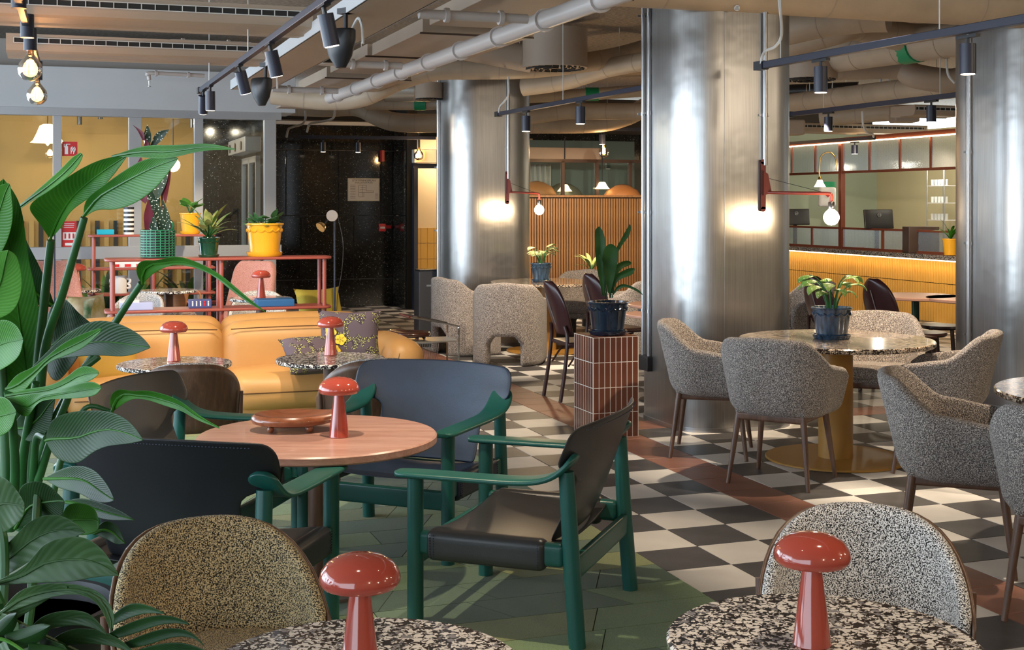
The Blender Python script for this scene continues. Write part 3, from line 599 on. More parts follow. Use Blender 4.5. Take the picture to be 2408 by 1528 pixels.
for k in range(3):
    pth=[(w*(.08+.05*k)+.02*w*math.sin(q*1.4),-.004,h*(-.34+.12*k+.09*q)) for q in range(6-k)]; mb.tube([Vector(p) for p in pth],[w*.035*(1-q/len(pth)*.6) for q in range(len(pth))],6)
    pth=[(w*(.24+.05*k)+.03*w*math.sin(q*1.4),-.004,h*(-.36+.12*k+.09*q)) for q in range(6-k)]; mb.tube([Vector(p) for p in pth],[w*.035*(1-q/len(pth)*.6) for q in range(len(pth))],6)
mb.build('flame_symbol',MT['white'],t)
t,w,h=sign('safety_instruction_sign','red and white emergency instruction sign low on the glass',146,520,180,580,MT['redsign'])
MB().box((0,-.004,-h*.08),(w*.9,.002,h*.30)).build('white_band',MT['white'],t,smooth=False)
mb=MB()
for k in range(3): mb.box((-w*.28+k*w*.28,-.006,-h*.08),(w*.12,.002,h*.2))
mb.build('figures',MT['redsign'],t,smooth=False)
mb=MB()
for k in range(3): mb.box((-.02*k*w,-.004,h*(.40-.07*k)),(w*.7,.002,h*.02))
mb.box((0,-.004,-h*.4),(w*.6,.002,h*.10)); mb.build('print',MT['white'],t,smooth=False)
# ================================================================== RECEPTION (runs towards the camera along the right side)
RP=Vector((5.55,17.4)); RU2,RV2=uv((RP.x,RP.y))
def ruv(x):   # v on the counter plane for pixel column x
    k=(x-CX)/F; P0=rm(RU2,0); return (P0.x-k*P0.y)/(SA+k*CA)
def rY(x): return rm(RU2,ruv(x)).y
def rz(x,y): return H-(y-HZ)*rY(x)/F
v0,v1=ruv(2330),ruv(1800)
rc_=struct(thing('wall_reception_counter',None,None,rm(RU2,v0,0),TH+R(90)))   # local x runs away from camera, local y towards -u (room side is -? )
LX=v1-v0
ct=rz(2100,594)-.05
MB().box((LX/2,-.10,ct/2),(LX,.16,ct)).build('counter_core',MT['darkbr'],rc_,smooth=False)
# ribbed mustard tiles : panels of vertical ribs in two courses
pitch=.056; n=int(LX/pitch)
for z0,z1 in ((0,ct-.32),(ct-.315,ct-.02)):
    for s in range(0,n,6):
        mb=MB()
        for k in range(s,min(s+6,n)):
            rows=[[Vector((k*pitch+pitch*(.04+.92*q/5),-.018+.036*math.sin(math.pi*q/5),z)) for q in range(6)] for z in (z0,z1-.004)]
            mb.grid(rows)
        mb.build('ribbed_tile',MT['ribtile'],rc_)
mb=MB().box((LX/2,-.10,ct+.03),(LX+.05,.46,.06)); mb.build('stone_top',MT['stone'],rc_,smooth=False,bev=.004)
MB().box((LX/2,.09,ct-.012),(LX,.02,.012)).build('led_strip',MT['led'],rc_,smooth=False)
a_=area(rm(RU2-.10,(v0+v1)/2,ct-.02),rm(RU2-.02,(v0+v1)/2,ct-1.0),.04,LX,7,(1,.70,.36)); a_.rotation_euler=(0,R(-12),TH)
# copper frame with fluted and clear panes above the counter
z_top=rz(2100,318); z_a=rz(2100,400); z_b=rz(2100,541); z_c=ct+.06
posts=[ruv(x)-v0 for x in (2330,2110*0+2250,2175,2103,2032,1966,1905,1850,1800)]
fr=tag(thing('glazed_screen','copper framed screen of fluted and clear panes on the reception counter','screen',rm(RU2,v0,0),TH+R(90)))
for z,h in ((z_top,.06),(z_a,.035),(z_b,.03),(z_c+.015,.03)): MB().box((LX/2,-.10,z),(LX,.05,h)).build('rail',MT['copper'],fr,smooth=False)
xm=ruv(1966)-v0
for k,x in enumerate(posts):
    main=abs(x-xm)<1e-6 or k in(0,8)
    if main: MB().box((x,-.10,(z_c+z_top)/2),(.075,.07,z_top-z_c)).build('post',MT['copper'],fr,smooth=False)
    else: MB().box((x,-.10,(z_a+z_top)/2),(.022,.04,z_top-z_a)).build('mullion',MT['copper'],fr,smooth=False)
    if k<8:
        b=posts[k+1]; w=abs(b-x)-.03
        mb=MB(); nn=max(10,int(w/.016)); rows=[[Vector((x+(b-x)*(q/(2*nn)*.96+.02),-.10+(.004 if q%2 else -.004),z)) for q in range(2*nn+1)] for z in (z_a+.02,z_top-.03)]
        mb.grid(rows); mb.build('fluted_pane',MT['flute'],fr,smooth=False)
for xa,xb in ((2330,2250),(2250,2062),(2062,1966),(1966,1897),(1897,1800)):
    a,b=ruv(xa)-v0,ruv(xb)-v0
    MB().box((a,-.10,(z_b+z_c)/2),(.02,.04,z_b-z_c)).build('mullion',MT['copper'],fr,smooth=False)
    mb=MB(); nn=max(10,int(abs(b-a)/.016)); rows=[[Vector((a+(b-a)*(q/(2*nn)*.96+.02),-.10+(.004 if q%2 else -.004),z)) for q in range(2*nn+1)] for z in (z_c+.03,z_b-.015)]
    mb.grid(rows); mb.build('fluted_pane',MT['flute'],fr,smooth=False)
MB().box((LX/2,-.06,z_top-.045),(LX,.02,.018)).build('led_strip',MT['led'],fr,smooth=False)
a_=area(rm(RU2+.05,(v0+v1)/2,z_top-.06),rm(RU2+.05,(v0+v1)/2,0),.04,LX,4,(1,.75,.45)); a_.rotation_euler=(0,0,TH)
# room behind the screen
back=RU2+2.6
bwl=struct(MB().box(rm(back,(v0+v1)/2,1.4),(.1,LX+3,2.8),rotz(TH)).build('wall_reception_back',MT['cream'],top=True,smooth=False))
for q in range(3): MB().box(rm(back-.07,v0+.9+q*1.15,1.75)-bwl.location,(.04,.62,1.3),rotz(TH)).build('wall_panel',M('pale_panel%d'%q,(.5,.56,.58),.5),bwl,smooth=False)
struct(MB().box(rm(RU2+1.3,v1+.6,1.4),(2.8,.1,2.8),rotz(TH)).build('wall_reception_side',MT['mint'],top=True,smooth=False))
o=MB().box(rm(back-.30,ruv(2230)+.6,1.95),(.04,1.7,.05),rotz(TH)).build('light_bar',emit('bar_glow',(1,.85,.6),5),top=True,smooth=False); tag(o,'long horizontal light bar on the wall behind the reception screen','lamp')
for a in ((1.2,1.0),(1.4,2.8),(1.3,4.2)):
    p=rm(RU2+a[0],v0+a[1],2.15); point(p.x,p.y,p.z,11,(1,.88,.68))
# shelf of glasses
sh=thing('glass_shelf','narrow shelf unit with rows of drinking glasses behind the screen','shelf',rm(RU2+1.7,ruv(1985)-.1,0),TH)
for z in (1.32,1.58,1.84): MB().box((0,0,z),(.3,.42,.015)).build('shelf_board',MT['white'],sh,smooth=False)
for x,y in ((-.15,-.2),(-.15,.2),(.15,-.2),(.15,.2)): MB().cyl((x,y,0),(x,y,2.1),.01,n=8).build('upright',MT['alu'],sh)
gm=M('glassware',(.75,.80,.80),.1)
g0=None
for zi,z in enumerate((1.3275,1.5875,1.8475)):
    for k in range(5):
        p=rm(RU2+1.62,ruv(1985)-.1-.16+k*.08,z)
        if g0 is None:
            g0=MB().lathe([(.022,0),(.024,.004),(.03,.09),(.027,.09),(.02,.01)],12).build('drinking_glass',gm); g=g0
        else: g=g0.copy(); COL.objects.link(g)
        g.location=p; tag(g,'glass on the %s board behind the screen, %s from the near end'%(('lowest','middle','top')[zi],('first','second','third','fourth','fifth')[k]),'glass','glasses on the shelf unit')
# monitors
def monitor(x,y,label,w=.50,h=.30,yaw=0):
    Y=rY(x)+.35; c=px(x,y,Y); t=thing('computer_monitor',label,'monitor',(c.x,c.y,ct+.0601),R(20)+yaw)
    zc=c.z-ct-.06
    MB().rbox((0,0,zc),(w,.035,h),.01,Euler((R(-8),0,0)).to_matrix()).build('display',MT['screen'],t)
    mb=MB(); mb.box((0,.05,zc/2),(.06,.02,zc)); mb.box((0,.05,.008),(.2,.16,.016)); mb.build('stand',MT['black'],t,smooth=False)
    mb=MB(); mb.tube([Vector((.026*math.cos(a),-.022,zc+.06+.026*math.sin(a))) for a in [k*math.pi/10 for k in range(20)]],.003,6,closed=True); mb.box((0,-.022,zc+.06),(.03,.003,.008)); mb.build('emblem',MT['alu'],t)
monitor(1872,510,'black monitor half hidden by the column at the reception',.44,.26,R(-12))
monitor(2066,515,'black monitor with ring emblem behind the clear reception pane',.46,.28,R(-6))
o=MB().rbox(px(1945,463,rY(1945)+1.2),(.28,.10,.32),.04).build('defibrillator_case',MT['white'],top=True); tag(o,'white defibrillator case with red heart on the wall behind the counter','case')
t=o; mb=MB(); pts=[(.05*(16*math.sin(a)**3)/16,.05*(13*math.cos(a)-5*math.cos(2*a)-2*math.cos(3*a)-math.cos(4*a))/16) for a in [k*math.pi/12 for k in range(24)]]
mb.add([(x,-.052,z+.20) for x,z in pts]+[(x,-.058,z+.20) for x,z in pts],[tuple(range(24,48))]+[(k,(k+1)%24,24+(k+1)%24,24+k) for k in range(24)]); mb.build('heart_symbol',MT['redsign'],t,smooth=False)
o=MB().rbox(px(1945,436,rY(1945)+1.22),(.24,.06,.12),.01).build('first_aid_sign',MT['signgreen'],top=True); tag(o,'green first aid sign above the defibrillator case','sign')
# swan-neck brass lamp
t=thing('brass_lamp','swan-neck brass lamp with white cone shade hooked over the reception rail','lamp',rm(RU2,ruv(1962),z_a),TH)
p0=px(1928,430,rY(1950)-.12); 
off=Vector(t.location); inv_=rotz(-TH)
pts=[px(1966,400,rY(1962)-.05),px(1966,375,rY(1962)-.06),px(1955,360,rY(1960)-.08),px(1942,359,rY(1955)-.1),px(1930,370,rY(1950)-.12),px(1927,395,rY(1950)-.12),px(1927,415,rY(1950)-.12)]
MB().tube([inv_@(p-off) for p in bez(pts,6)],.012,10).build('arm',MT['brass'],t)
c=inv_@(p0-off)
MB().lathe([(.02,.05),(.035,.04),(.05,.0),(.085,-.06)],20,c).build('shade',emit('cream_shade_glow',(1,.86,.62),3,(.8,.75,.6)),t,solid=.004)
MB().lathe([(.012,.10),(.02,.09),(.03,.05),(.03,.035)],14,c).build('socket',MT['brass'],t)
# things on the counter
def counter_item(x,y,w,h,dp,mat,name,label,cat):
    Y=rY(x)+.35; c=px(x,y,Y); o=MB().rbox((c.x,c.y,ct+.0601+h/2),(w,dp,h),.008).build(name,mat,top=True); tag(o,label,cat)
counter_item(2165,520,.42,.36,.30,MT['darkbr'],'dark_cabinet','dark brown cabinet box on the reception desk right of the monitor','cabinet')
counter_item(2018,530,.16,.03,.12,MT['redsign'],'red_tray','small red tray beside the monitor at the reception','tray')
# ================================================================== CEILING SERVICES
BD=Vector((SA,-CA,0)); AD=Vector((CA,SA,0))     # room axes: BD toward camera-right, AD to the right
def along(p,d,t): return Vector(p)+d*t
def topt(mb,name,mat,label,cat,group=None,**k): return tag(mb.build(name,mat,top=True,**k),label,cat,group)
# chilled beams (left)
def beam(x0,x1,y,z,label,hgt=.125,dep=.46):
    # front-bottom edge passes pixel column at row y (at x0)
    Pm=pz((x0+x1)/2,y,z); u,v=uv(Pm)
    def uu(x):
        k=(x-CX)/F; P0=rm(0,v); return (k*P0.y-P0.x)/(CA-k*SA)
    ua,ub=uu(x0),uu(x1); L=ub-ua
    t=thing('chilled_beam',label,'chilled beam',rm(ua,v,z),TH)
    mb=MB(); prof=[(.0,0.012),(-.012,.05),(-.012,.125),(dep,.125),(dep,0.0),(dep*.6,-.012),(dep*.55,-.002),(.03,0)]
    rows=[[Vector((x,a,b)) for a,b in prof] for x in (0,L)]; mb.grid(rows,cv=True)
    mb.f.append(tuple(range(len(prof)-1,-1,-1))); mb.f.append(tuple(len(prof)+k for k in range(len(prof)))); mb.build('housing',MT['beige'],t,smooth=False)
    MB().box((L/2,-.012,.080),(L*.94,.01,.040)).build('outlet_slot',MT['grille'],t,smooth=False)
    mb=MB(); n=int(L/.075)
    for k in range(n): mb.box((.05+k*.075,-.019,.080),(.005,.005,.038))
    mb.box((L/2,-.019,.098),(L*.94,.005,.005)); mb.box((L/2,-.019,.062),(L*.94,.005,.005))
    mb.build('outlet_grille',MT['wire'],t,smooth=False); return t
beam(-60,735,50,2.62,'long beige chilled beam at the top left, the nearer of the two')
beam(14,632,132,2.62,'long beige chilled beam above the grey soffit, the farther of the two')
beam(1858,2180,312,2.6,'beige chilled beam high behind the copper screen')
beam(2150,2260,272,2.62,'short end of a chilled beam beside the right-hand column')
# cable tray along B
def barB(p_end,t1,w,h,name,mat,label,cat,z=None):
    u,v=uv(p_end); c=rm(u,v-t1/2,p_end.z+h/2); return topt(MB().box(c,(w,t1,h),rotz(TH)),name,mat,label,cat,smooth=False,bev=.003)
pe=pz(588,212,2.58)
tr=thing('cable_tray','wide beige cable tray running diagonally over the armchairs','cable tray',pe,TH)
MB().box((0,-3.4,0.008),(.33,6.8,.016)).build('tray_base',MT['beige'],tr,smooth=False)
for s in(-1,1): MB().box((s*.165,-3.4,.04),(.012,6.8,.08)).build('tray_side',MT['soffit'],tr,smooth=False)
for k in range(6): MB().tube(bez([(-.12+k*.045,-6.5+q,.03+.012*math.sin(q*1.7+k)) for q in range(0,7)],4),.010,6).build('cable',MT['cable'] if k%2 else MT['black'],tr)
# radiant panels right of the tray
pe2=pz(735,208,2.72); u_,v_=uv(pe2)
for k in range(4):
    o=MB().box(rm(u_+.28,v_-.55-k*1.62,2.76+(.02 if k%2 else 0)),(.78,1.45,.09),rotz(TH)).build('radiant_panel',MT['beige'],top=True,smooth=False,bev=.004); tag(o,['farthest beige ceiling panel beside the cable tray','second beige ceiling panel from the granite wall','third beige ceiling panel from the granite wall','nearest beige ceiling panel at the top edge'][k],'ceiling panel','ceiling panels')
    MB().box((0,0,-.006),(.80,.012,.012),rotz(TH)).build('edge_profile',MT['darkbr'],o,smooth=False).location=rotz(TH)@Vector((0,-.70,0))
# spot track along B (left)
def track(pa,pb,name_label,group=None,w=.035,h=.035,hang=None):
    a=Vector(pa);b=Vector(pb); d=(b-a); L=d.length; t=thing('light_track',name_label,'light track',a,math.atan2(d.y,d.x),group)
    MB().box((L/2,0,0),(L,w,h)).build('rail',MT['navy'],t,smooth=False,bev=.003)
    MB().box((.05,0,0),(.1,w+.012,h+.012)).build('end_feed',MT['black'],t,smooth=False)
    if hang:
        for s in hang: MB().cyl((L*s,0,h/2),(L*s,0,3.42-a.z),.004,n=6).build('suspension_wire',MT['wire'],t)
    return t
def ontrack(pa,pb,x,dz):
    a=Vector(pa);b=Vector(pb); k=(x-CX)/F; d=b-a; t=(k*a.y-a.x)/(d.x-k*d.y); p=a+d*t; return Vector((p.x,p.y,p.z+dz))
def spotlamp(c,label,h=.13,r=.036,tilt=(0,0),group=None,lit=0):
    t=thing('track_spot',label,'spot light',c,0,group)
    Rm=Euler((tilt[0],tilt[1],0)).to_matrix()
    mb=MB(); mb.tube([Rm@Vector((0,0,-.03)),Rm@Vector((0,0,-.03-h))],r,20); mb.build('housing',MT['navy'],t)
    MB().tube([Rm@Vector((0,0,-.03-h)),Rm@Vector((0,0,-.033-h))],r*.86,20).build('lens',MT['spotface'],t)
    MB().cyl((0,0,0.0),Rm@Vector((0,0,-.035)),.010,n=8).build('swivel',MT['black'],t)
    MB().box((0,0,.008),(.16,.03,.016),rotz(R(-70))).build('adapter',MT['black'],t,smooth=False)
    return t
za=2.46
track(pz(470,214,za),pz(800,-25,za),'dark light track running diagonally beside the cable tray',hang=(.12,.5))
for k,(x,y,tl,lab) in enumerate([(478,205,(.35,.1),'tilted spot at the far end of the diagonal track, left one'),(494,196,(.05,0),'upright spot at the far end of the diagonal track, right one'),(562,150,(.25,-.2),'spot on the diagonal track beside the cable loops'),(634,98,(.15,-.2),'spot in the middle of the diagonal track with lit lens'),(761,12,(.1,-.2),'spot on the diagonal track nearest the camera')]):
    c=ontrack(pz(470,214,za),pz(800,-25,za),x,-.0255); spotlamp(c,lab,.14,.036,tl)
# speakers clamped on tray
for k,(x,y,lab) in enumerate([(803,48,'black wedge loudspeaker hanging from the tray nearest the camera'),(617,160,'black wedge loudspeaker hanging from the far part of the tray')]):
    c=ontrack(pe-AD*.19,pe-AD*.19+BD*3,x,-.285); t=thing('loudspeaker',lab,'loudspeaker',c,R(-40))
    mb=MB(); rows=[]
    for z,w,dp in ((.0,.03,.03),(.06,.075,.06),(.14,.10,.075),(.19,.10,.07),(.20,.09,.06)):
        rows.append([Vector((w*math.cos(a),(-dp if math.sin(a)<0 else dp*.55)*abs(math.sin(a)),z)) for a in [q*math.pi/10 for q in range(20)]])
    mb.grid(rows,cv=True); mb.f.append(tuple(range(19,-1,-1))); mb.f.append(tuple(80+q for q in range(20))); mb.build('cabinet',MT['black'],t)
    mb=MB(); mb.cyl((0,.03,.18),(0,.03,.30),.012,n=8); mb.box((0,.03,.30),(.08,.05,.03)); mb.build('bracket',MT['black'],t)
    MB().tube(bez([(.02,.05,.2),(.06,.06,.26),(.10,.05,.22),(.12,.04,.12)],5),.008,6).build('cable_loop',MT['cable'],t)
# left vertical track with bulbs
a=pz(40,0,2.62); 
t=track(px(38,-20,5.6),px(90,190,8.6),'black light track with filament bulbs at the top left corner')
def bulbcan(x,y,Y,label,bulb=True,r=.034):
    c=px(x,y,Y); t=thing('bulb_pendant' if bulb else 'track_spot',label,'lamp' if bulb else 'spot light',c)
    MB().cyl((0,0,.02),(0,0,.14),r,n=18).build('socket_can',MT['navy'],t)
    if bulb:
        MB().lathe([(.018,.02),(.02,.0),(.035,-.02),(.058,-.05),(.064,-.08),(.058,-.11),(.035,-.135),(0,-.144)],24).build('glass_globe',MT['smoke'],t)
        mb=MB()
        for k in range(4):
            q=k*math.pi/2; mb.tube([(.016*math.cos(q),.016*math.sin(q),-.03),(.018*math.cos(q+.3),.018*math.sin(q+.3),-.105)],.0035,6)
        mb.build('filament',MT['filament'],t)
    return t
bulbcan(44,30,5.9,'upper black spot can hanging in the top left corner',False)
bulbcan(64,98,6.6,'second black spot can below the top left corner',False)
bulbcan(71,128,6.9,'smoky filament globe bulb at the top left, the larger one'); 
bulbcan(87,195,8.3,'smoky filament globe bulb at the top left, the smaller lower one')
for (x,y,Y) in ((71,155,6.9),(87,218,8.3)):
    p=px(x,y,Y); point(p.x,p.y,p.z-.01,6,(1,.6,.25),.05)
# sprinkler pipes
def pipe(pts,r,mat,name,label,cat='pipe',n=14,rings=0,ringr=1.12):
    P=[Vector(p) for p in pts]; t=thing(name,label,cat,P[0]); off=P[0]
    path=bez(P,6) if len(P)>2 else P
    MB().tube([p-off for p in path],r,n).build('pipe_run',mat,t)
    if rings:
        tot=[0]
        for k in range(len(path)-1): tot.append(tot[-1]+(path[k+1]-path[k]).length)
        for q in range(rings):
            s=tot[-1]*(q+.5)/rings
            for k in range(len(path)-1):
                if tot[k+1]>=s:
                    d=(path[k+1]-path[k]).normalized(); c=path[k]+d*(s-tot[k])-off; MB().tube([c-d*.012,c+d*.012],r*ringr,n).build('collar',mat,t); break
    return t
zp=2.60
pipe([pz(775,231,zp),pz(1470,-12,zp)+BD*4],.052,MT['pipew'],'sprinkler_main','thick pale sprinkler main running diagonally under the ceiling','pipe',18,14,1.25)
for (xa,ya,xb,yb,lab) in ((985,34,1240,45,'short horizontal sprinkler branch nearest the camera'),(790,148,945,155,'short horizontal sprinkler branch above the round lamp'),(640,212,795,214,'short horizontal sprinkler branch at the end of the tray')):
    A_=pz(xb,yb,zp-.02); u1,v1_=uv(A_); k=(xa-CX)/F; P0=rm(0,v1_); ua=(k*P0.y-P0.x)/(CA-k*SA)
    t=pipe([rm(ua,v1_,zp-.02),rm(u1,v1_,zp-.02)],.026,MT['pipew'],'sprinkler_branch',lab,'pipe',12,2,1.5)
for (xa,xb,y,lab) in ((400,590,98,'thin sprinkler pipe with elbow below the farther chilled beam'),(345,480,172,'thin sprinkler pipe with elbow on the grey soffit')):
    Y=10.2 if y<120 else 12.9
    t=pipe([px(xa+6,y+16,Y),px(xa+5,y+6,Y),px(xa+12,y,Y),px(xb,y+6,Y+.3)],.020,MT['pipew'],'sprinkler_branch',lab,'pipe',10,2,1.5)
    MB().lathe([(.0,-.06),(.018,-.06),(.018,-.055),(.006,-.05),(.012,0),(.0,.0)],10,px(xa+6,y+18,Y)-Vector(t.location)).build('sprinkler_head',MT['galv'],t)
# ducts
def duct(pts,r,label,mat='beige2',seam=.32,name='air_duct'):
    P=[Vector(p) for p in pts]; t=thing(name,label,'duct',P[0]); off=P[0]; path=bez(P,8) if len(P)>2 else [lerp(P[0],P[1],k/6) for k in range(7)]
    MB().tube([p-off for p in path],r,22).build('duct_run',MT[mat],t)
    for q in (len(path)//4,3*len(path)//4):
        c=path[q]-off; MB().cyl(c+Vector((0,0,r*.9)),(c.x,c.y,3.43-off.z),.004,n=6).build('hanger_rod',MT['galv'],t)
    acc=0
    for k in range(1,len(path)):
        acc+=(path[k]-path[k-1]).length
        if acc>seam:
            acc=0; d=(path[k]-path[k-1]).normalized(); c=path[k]-off; MB().tube([c-d*.006,c+d*.006],r*1.018,22).build('seam_band',MT['beige'],t)
    return t
duct([px(1080,108,12.9),px(1250,140,13.0)],.135,'smooth beige duct feeding the ceiling drum','beige',.5)
duct([px(640,222,13.4),px(760,235,13.4),px(850,228,13.3),px(935,190,13.2),px(1020,166,13.1),px(1130,163,13.1),px(1250,160,13.2),px(1420,140,13.6),px(1530,112,14.0)],.105,'wrapped duct snaking in front of the middle column top')
duct([px(1230,205,14.2),px(1330,190,14.0),px(1430,160,13.6),px(1540,140,13.2)],.10,'wrapped duct running up to the large column from the drum')
duct([px(640,248,17.8),px(760,253,17.8),px(840,252,17.8),px(890,275,17.7),px(940,288,17.6),px(1060,290,17.6),px(1250,292,17.8),px(1400,290,18),px(1470,275,18),px(1520,250,18)],.13,'long wrapped duct above the granite wall and the oak slats')
duct([px(1240,275,16.5),px(1330,262,16.5),px(1400,262,16.4),px(1530,262,16.2)],.105,'pale wrapped duct passing behind the dark track')
duct([px(860,245,16),px(1040,243,16),px(1250,228,15.8),px(1380,222,15.8),px(1530,212,15.8)],.075,'thin wrapped duct with a green tape band')
duct([px(880,215,15.2),px(1040,222,15.2)],.04,'narrow pipe between the galvanised ducts left of the middle column','pipew')
duct([px(905,213,14.9),px(1012,212,14.9)],.13,'galvanised duct left of the middle column','galv',.3)
# right side
z1=3.05
P1=pz(1560,-62,z1)
duct([rm(*uv(pz(1530,-40,3.08)),3.08)-AD*1.2,rm(*uv(pz(1530,-40,3.08)),3.08)+AD*6.5],.17,'thick wrapped duct along the top right edge')
duct([pz(1850,150,2.98),pz(2460,62,2.98)],.15,'thick wrapped duct crossing above the dining table')
duct([px(1840,75,10.6),px(1930,55,10.4),px(2030,42,10.2),px(2090,40,10.1)],.12,'short wrapped duct beside the large column top')
duct([px(1840,105,11.4),px(1960,72,11.2),px(2010,60,11.2),px(2060,72,11.3),px(2150,90,11.4),px(2240,80,11.4)],.13,'bulging wrapped duct with silver elbows')
duct([px(1840,168,13.6),px(1960,160,13.6),px(2110,158,13.6),px(2150,178,13.5),px(2230,190,13.5),px(2290,180,13.5)],.13,'smooth beige duct bending towards the right-hand column','beige',.6)
duct([px(1840,245,16.4),px(2290,190,13.6)],.12,'pale wrapped duct above the second track')
duct([px(1840,215,17.4),px(2020,208,17.0)],.09,'dark pipe section high behind the dining table','black')
duct([px(1930,275,17),px(2100,262,16.6)],.12,'wrapped duct ending at the beige return box')
o=MB().rbox(px(2126,268,16.4),(.32,.30,.22),.03).build('return_air_box',MT['beige'],top=True); tag(o,'beige rounded return air box above the copper screen','box')
o=MB().rbox(px(1860,300,17),(.32,.30,.20),.03).build('return_air_box',MT['beige'],top=True); tag(o,'beige rounded air box beside the large column','box')
# drum diffusers
def drum(x,y0,y1,Y,r,label):
    zt_,zb_=H-(y0-HZ)*Y/F,H-(y1-HZ)*Y/F; c=px(x,y1,Y); t=thing('ceiling_drum',label,'air diffuser',c)
    MB().lathe([(r-.012,0),(r,0),(r,zt_-zb_),(0,zt_-zb_)],40).build('drum_shell',MT['beige'],t)
    MB().lathe([(0,.012),(r-.012,.012)],40).build('face_plate',MT['galv'],t)
    mb=MB()
    for k in range(3):
        rr=r*(.3+.27*k); n=8+8*k
        for q in range(n): 
            a=2*math.pi*q/n; mb.box((rr*math.cos(a),rr*math.sin(a),.002),(.012,.07,.03),rotz(a+.5))
    mb.build('swirl_vanes',MT['grille'],t,smooth=False)
drum(1305,70,160,12.9,.325,'big beige ceiling drum with swirl outlet left of the large column')
drum(1010,195,232,14.6,.16,'small beige ceiling drum behind the middle column edge')
drum(1905,150,186,12.4,.26,'beige ceiling drum with swirl outlet right of the large column')
# green tape bands
for (x,y,Y,w,lab) in ((988,244,16.0,.14,'green tape band on the duct left of the middle column'),(1392,221.5,15.8,.16,'green tape band on the duct right of the middle column'),(2145,107.5,pz(2145,107.5,2.98).y,.2,'green tape band on the duct above the dining table')):
    c=px(x,y,Y); dv=Vector((1,0,0)) if x<2000 else BD; o=MB().tube([c-dv*w/2,c+dv*w/2],.084 if x<2000 else .158,20).build('tape_band',MT['signgreen'],top=True); tag(o,lab,'tape')
# tracks
zt2=2.50
T1=track(pz(1780,156,zt2),pz(2460,42,zt2)+BD*1.5,'dark light track in front of the large column at the top right',None,.045,.045,(.07,.45))
for x,y,lab in ((1930,150,'track spot hanging right beside the large column'),(2276,90,'track spot hanging at the top right above the right-hand column')):
    spotlamp(ontrack(pz(1780,156,zt2),pz(2460,42,zt2),x,-.038),lab,.16,.042)
T2=track(pz(1850,270,zt2),pz(2260,222,zt2),'second dark light track between the two right columns',None,.045,.045,(.25,.9))
for x,y,lab in ((1948,266,'track spot on the second track, left one'),(2190,238,'track spot on the second track, right one')):
    spotlamp(ontrack(pz(1850,270,zt2),pz(2260,222,zt2),x,-.038),lab,.14,.042)
T3=track(px(2056,324,16.0),px(1840,350,17.6),'small dark light track in front of the copper screen')
c=ontrack(px(2056,324,16.0),px(1840,350,17.6),2010,-.033); spotlamp(c,'track spot in front of the copper screen',.11,.042)
T4=track(pz(1168,269,zt2),pz(1530,203,zt2),'dark light track between the middle and the large column',None,.04,.04,(.5,))
for x,y,lab in ((1237,258,'track spot overlapping the middle column'),(1365,235,'track spot between the middle and the large column')):
    spotlamp(ontrack(pz(1168,269,zt2),pz(1530,203,zt2),x,-.036),lab,.15,.045)
T5=track(px(690,322,18.6),px(1025,326,18.9),'black light track in front of the granite wall',None,.05,.05)
for x,lab in ((760,'black spot on the granite wall track, left one'),(842,'black spot on the granite wall track, right one')): spotlamp(ontrack(px(690,322,18.6),px(1025,326,18.9),x,-.041),lab,.14,.04)
T6=track(px(1240,302,18.2),px(1520,306,18.4),'black light track in front of the oak slats',None,.05,.05)
spotlamp(ontrack(px(1240,302,18.2),px(1520,306,18.4),1416,-.041),'black spot above the oak slats',.14,.045)
for x,y,lab in ((985,330,'amber filament globe hanging before the granite wall'),(1420,335,'amber filament globe hanging before the oak slats')):
    c=ontrack(px(690,322,18.6),px(1025,326,18.9),x,-.15) if x<1100 else ontrack(px(1240,302,18.2),px(1520,306,18.4),x,-.225); t=thing('bulb_pendant',lab,'lamp',c)
    MB().cyl((0,0,.02),(0,0,.24),.018,n=12).build('socket_can',MT['black'],t)
    MB().lathe([(.018,.02),(.02,.0),(.035,-.03),(.068,-.07),(.075,-.10),(.068,-.14),(.035,-.165),(0,-.172)],20).build('glass_globe',MT['smoke'],t)
    mb=MB(); 
    for k in range(4): q=k*math.pi/2; mb.tube([(.016*math.cos(q),.016*math.sin(q),-.03),(.018*math.cos(q),.018*math.sin(q),-.12)],.005,6)
    mb.build('filament',MT['filament'],t); point(c.x,c.y-.12,c.z-.1,8,(1,.6,.25))
# cables to tracks
def cable(pts,r,label,mat='cable'): topt(MB().tube(bez(pts,8),r,8),'feed_cable',MT[mat],label,'cable')
cable([px(1832,0,8.4),px(1838,60,8.4),px(1836,90,8.4),px(1822,110,8.45),px(1800,120,8.5),px(1792,135,8.5),px(1790,150,8.52)],.010,'grey cable looping down to the top right track')
cable([px(1195,180,13.0),px(1196,220,13.0),px(1186,238,13.1),px(1176,250,13.15),px(1173,264,13.2)],.010,'grey cable looping down to the track between the columns')
cable([px(2028,262,15.8),px(2030,295,15.8),px(2040,312,15.9),px(2052,316,15.95),px(2054,322,16)],.014,'pale cable dropping to the small reception track')
cable([px(2226,40,12),px(2226,118,12),px(2227,160,12),px(2232,180,12),px(2245,195,12)],.012,'pale cable dropping beside the right-hand column')
cable([px(787,240,17.5),px(787,265,17.5),px(780,280,17.5),px(745,288,17.5),px(728,292,17.5),px(722,310,17.6)],.016,'white cable with a wide bend above the granite wall, right one')
cable([px(718,260,17.4),px(718,280,17.4),px(710,292,17.4),px(690,298,17.4),px(678,304,17.4),px(674,322,17.5)],.016,'white cable with a wide bend above the granite wall, left one')
cable([px(2070,200,15),px(2072,178,15),px(2082,174,15),px(2090,184,15),px(2090,212,15)],.014,'white cable loop under the ceiling above the second track')
# dark plenum strip
o=MB().box(rm(GU-1.2,GV+.0,zr(262)),(4.4,.2,.34),rotz(TH)).build('trim_6',MT['blackm'],top=True,smooth=False); struct(o)
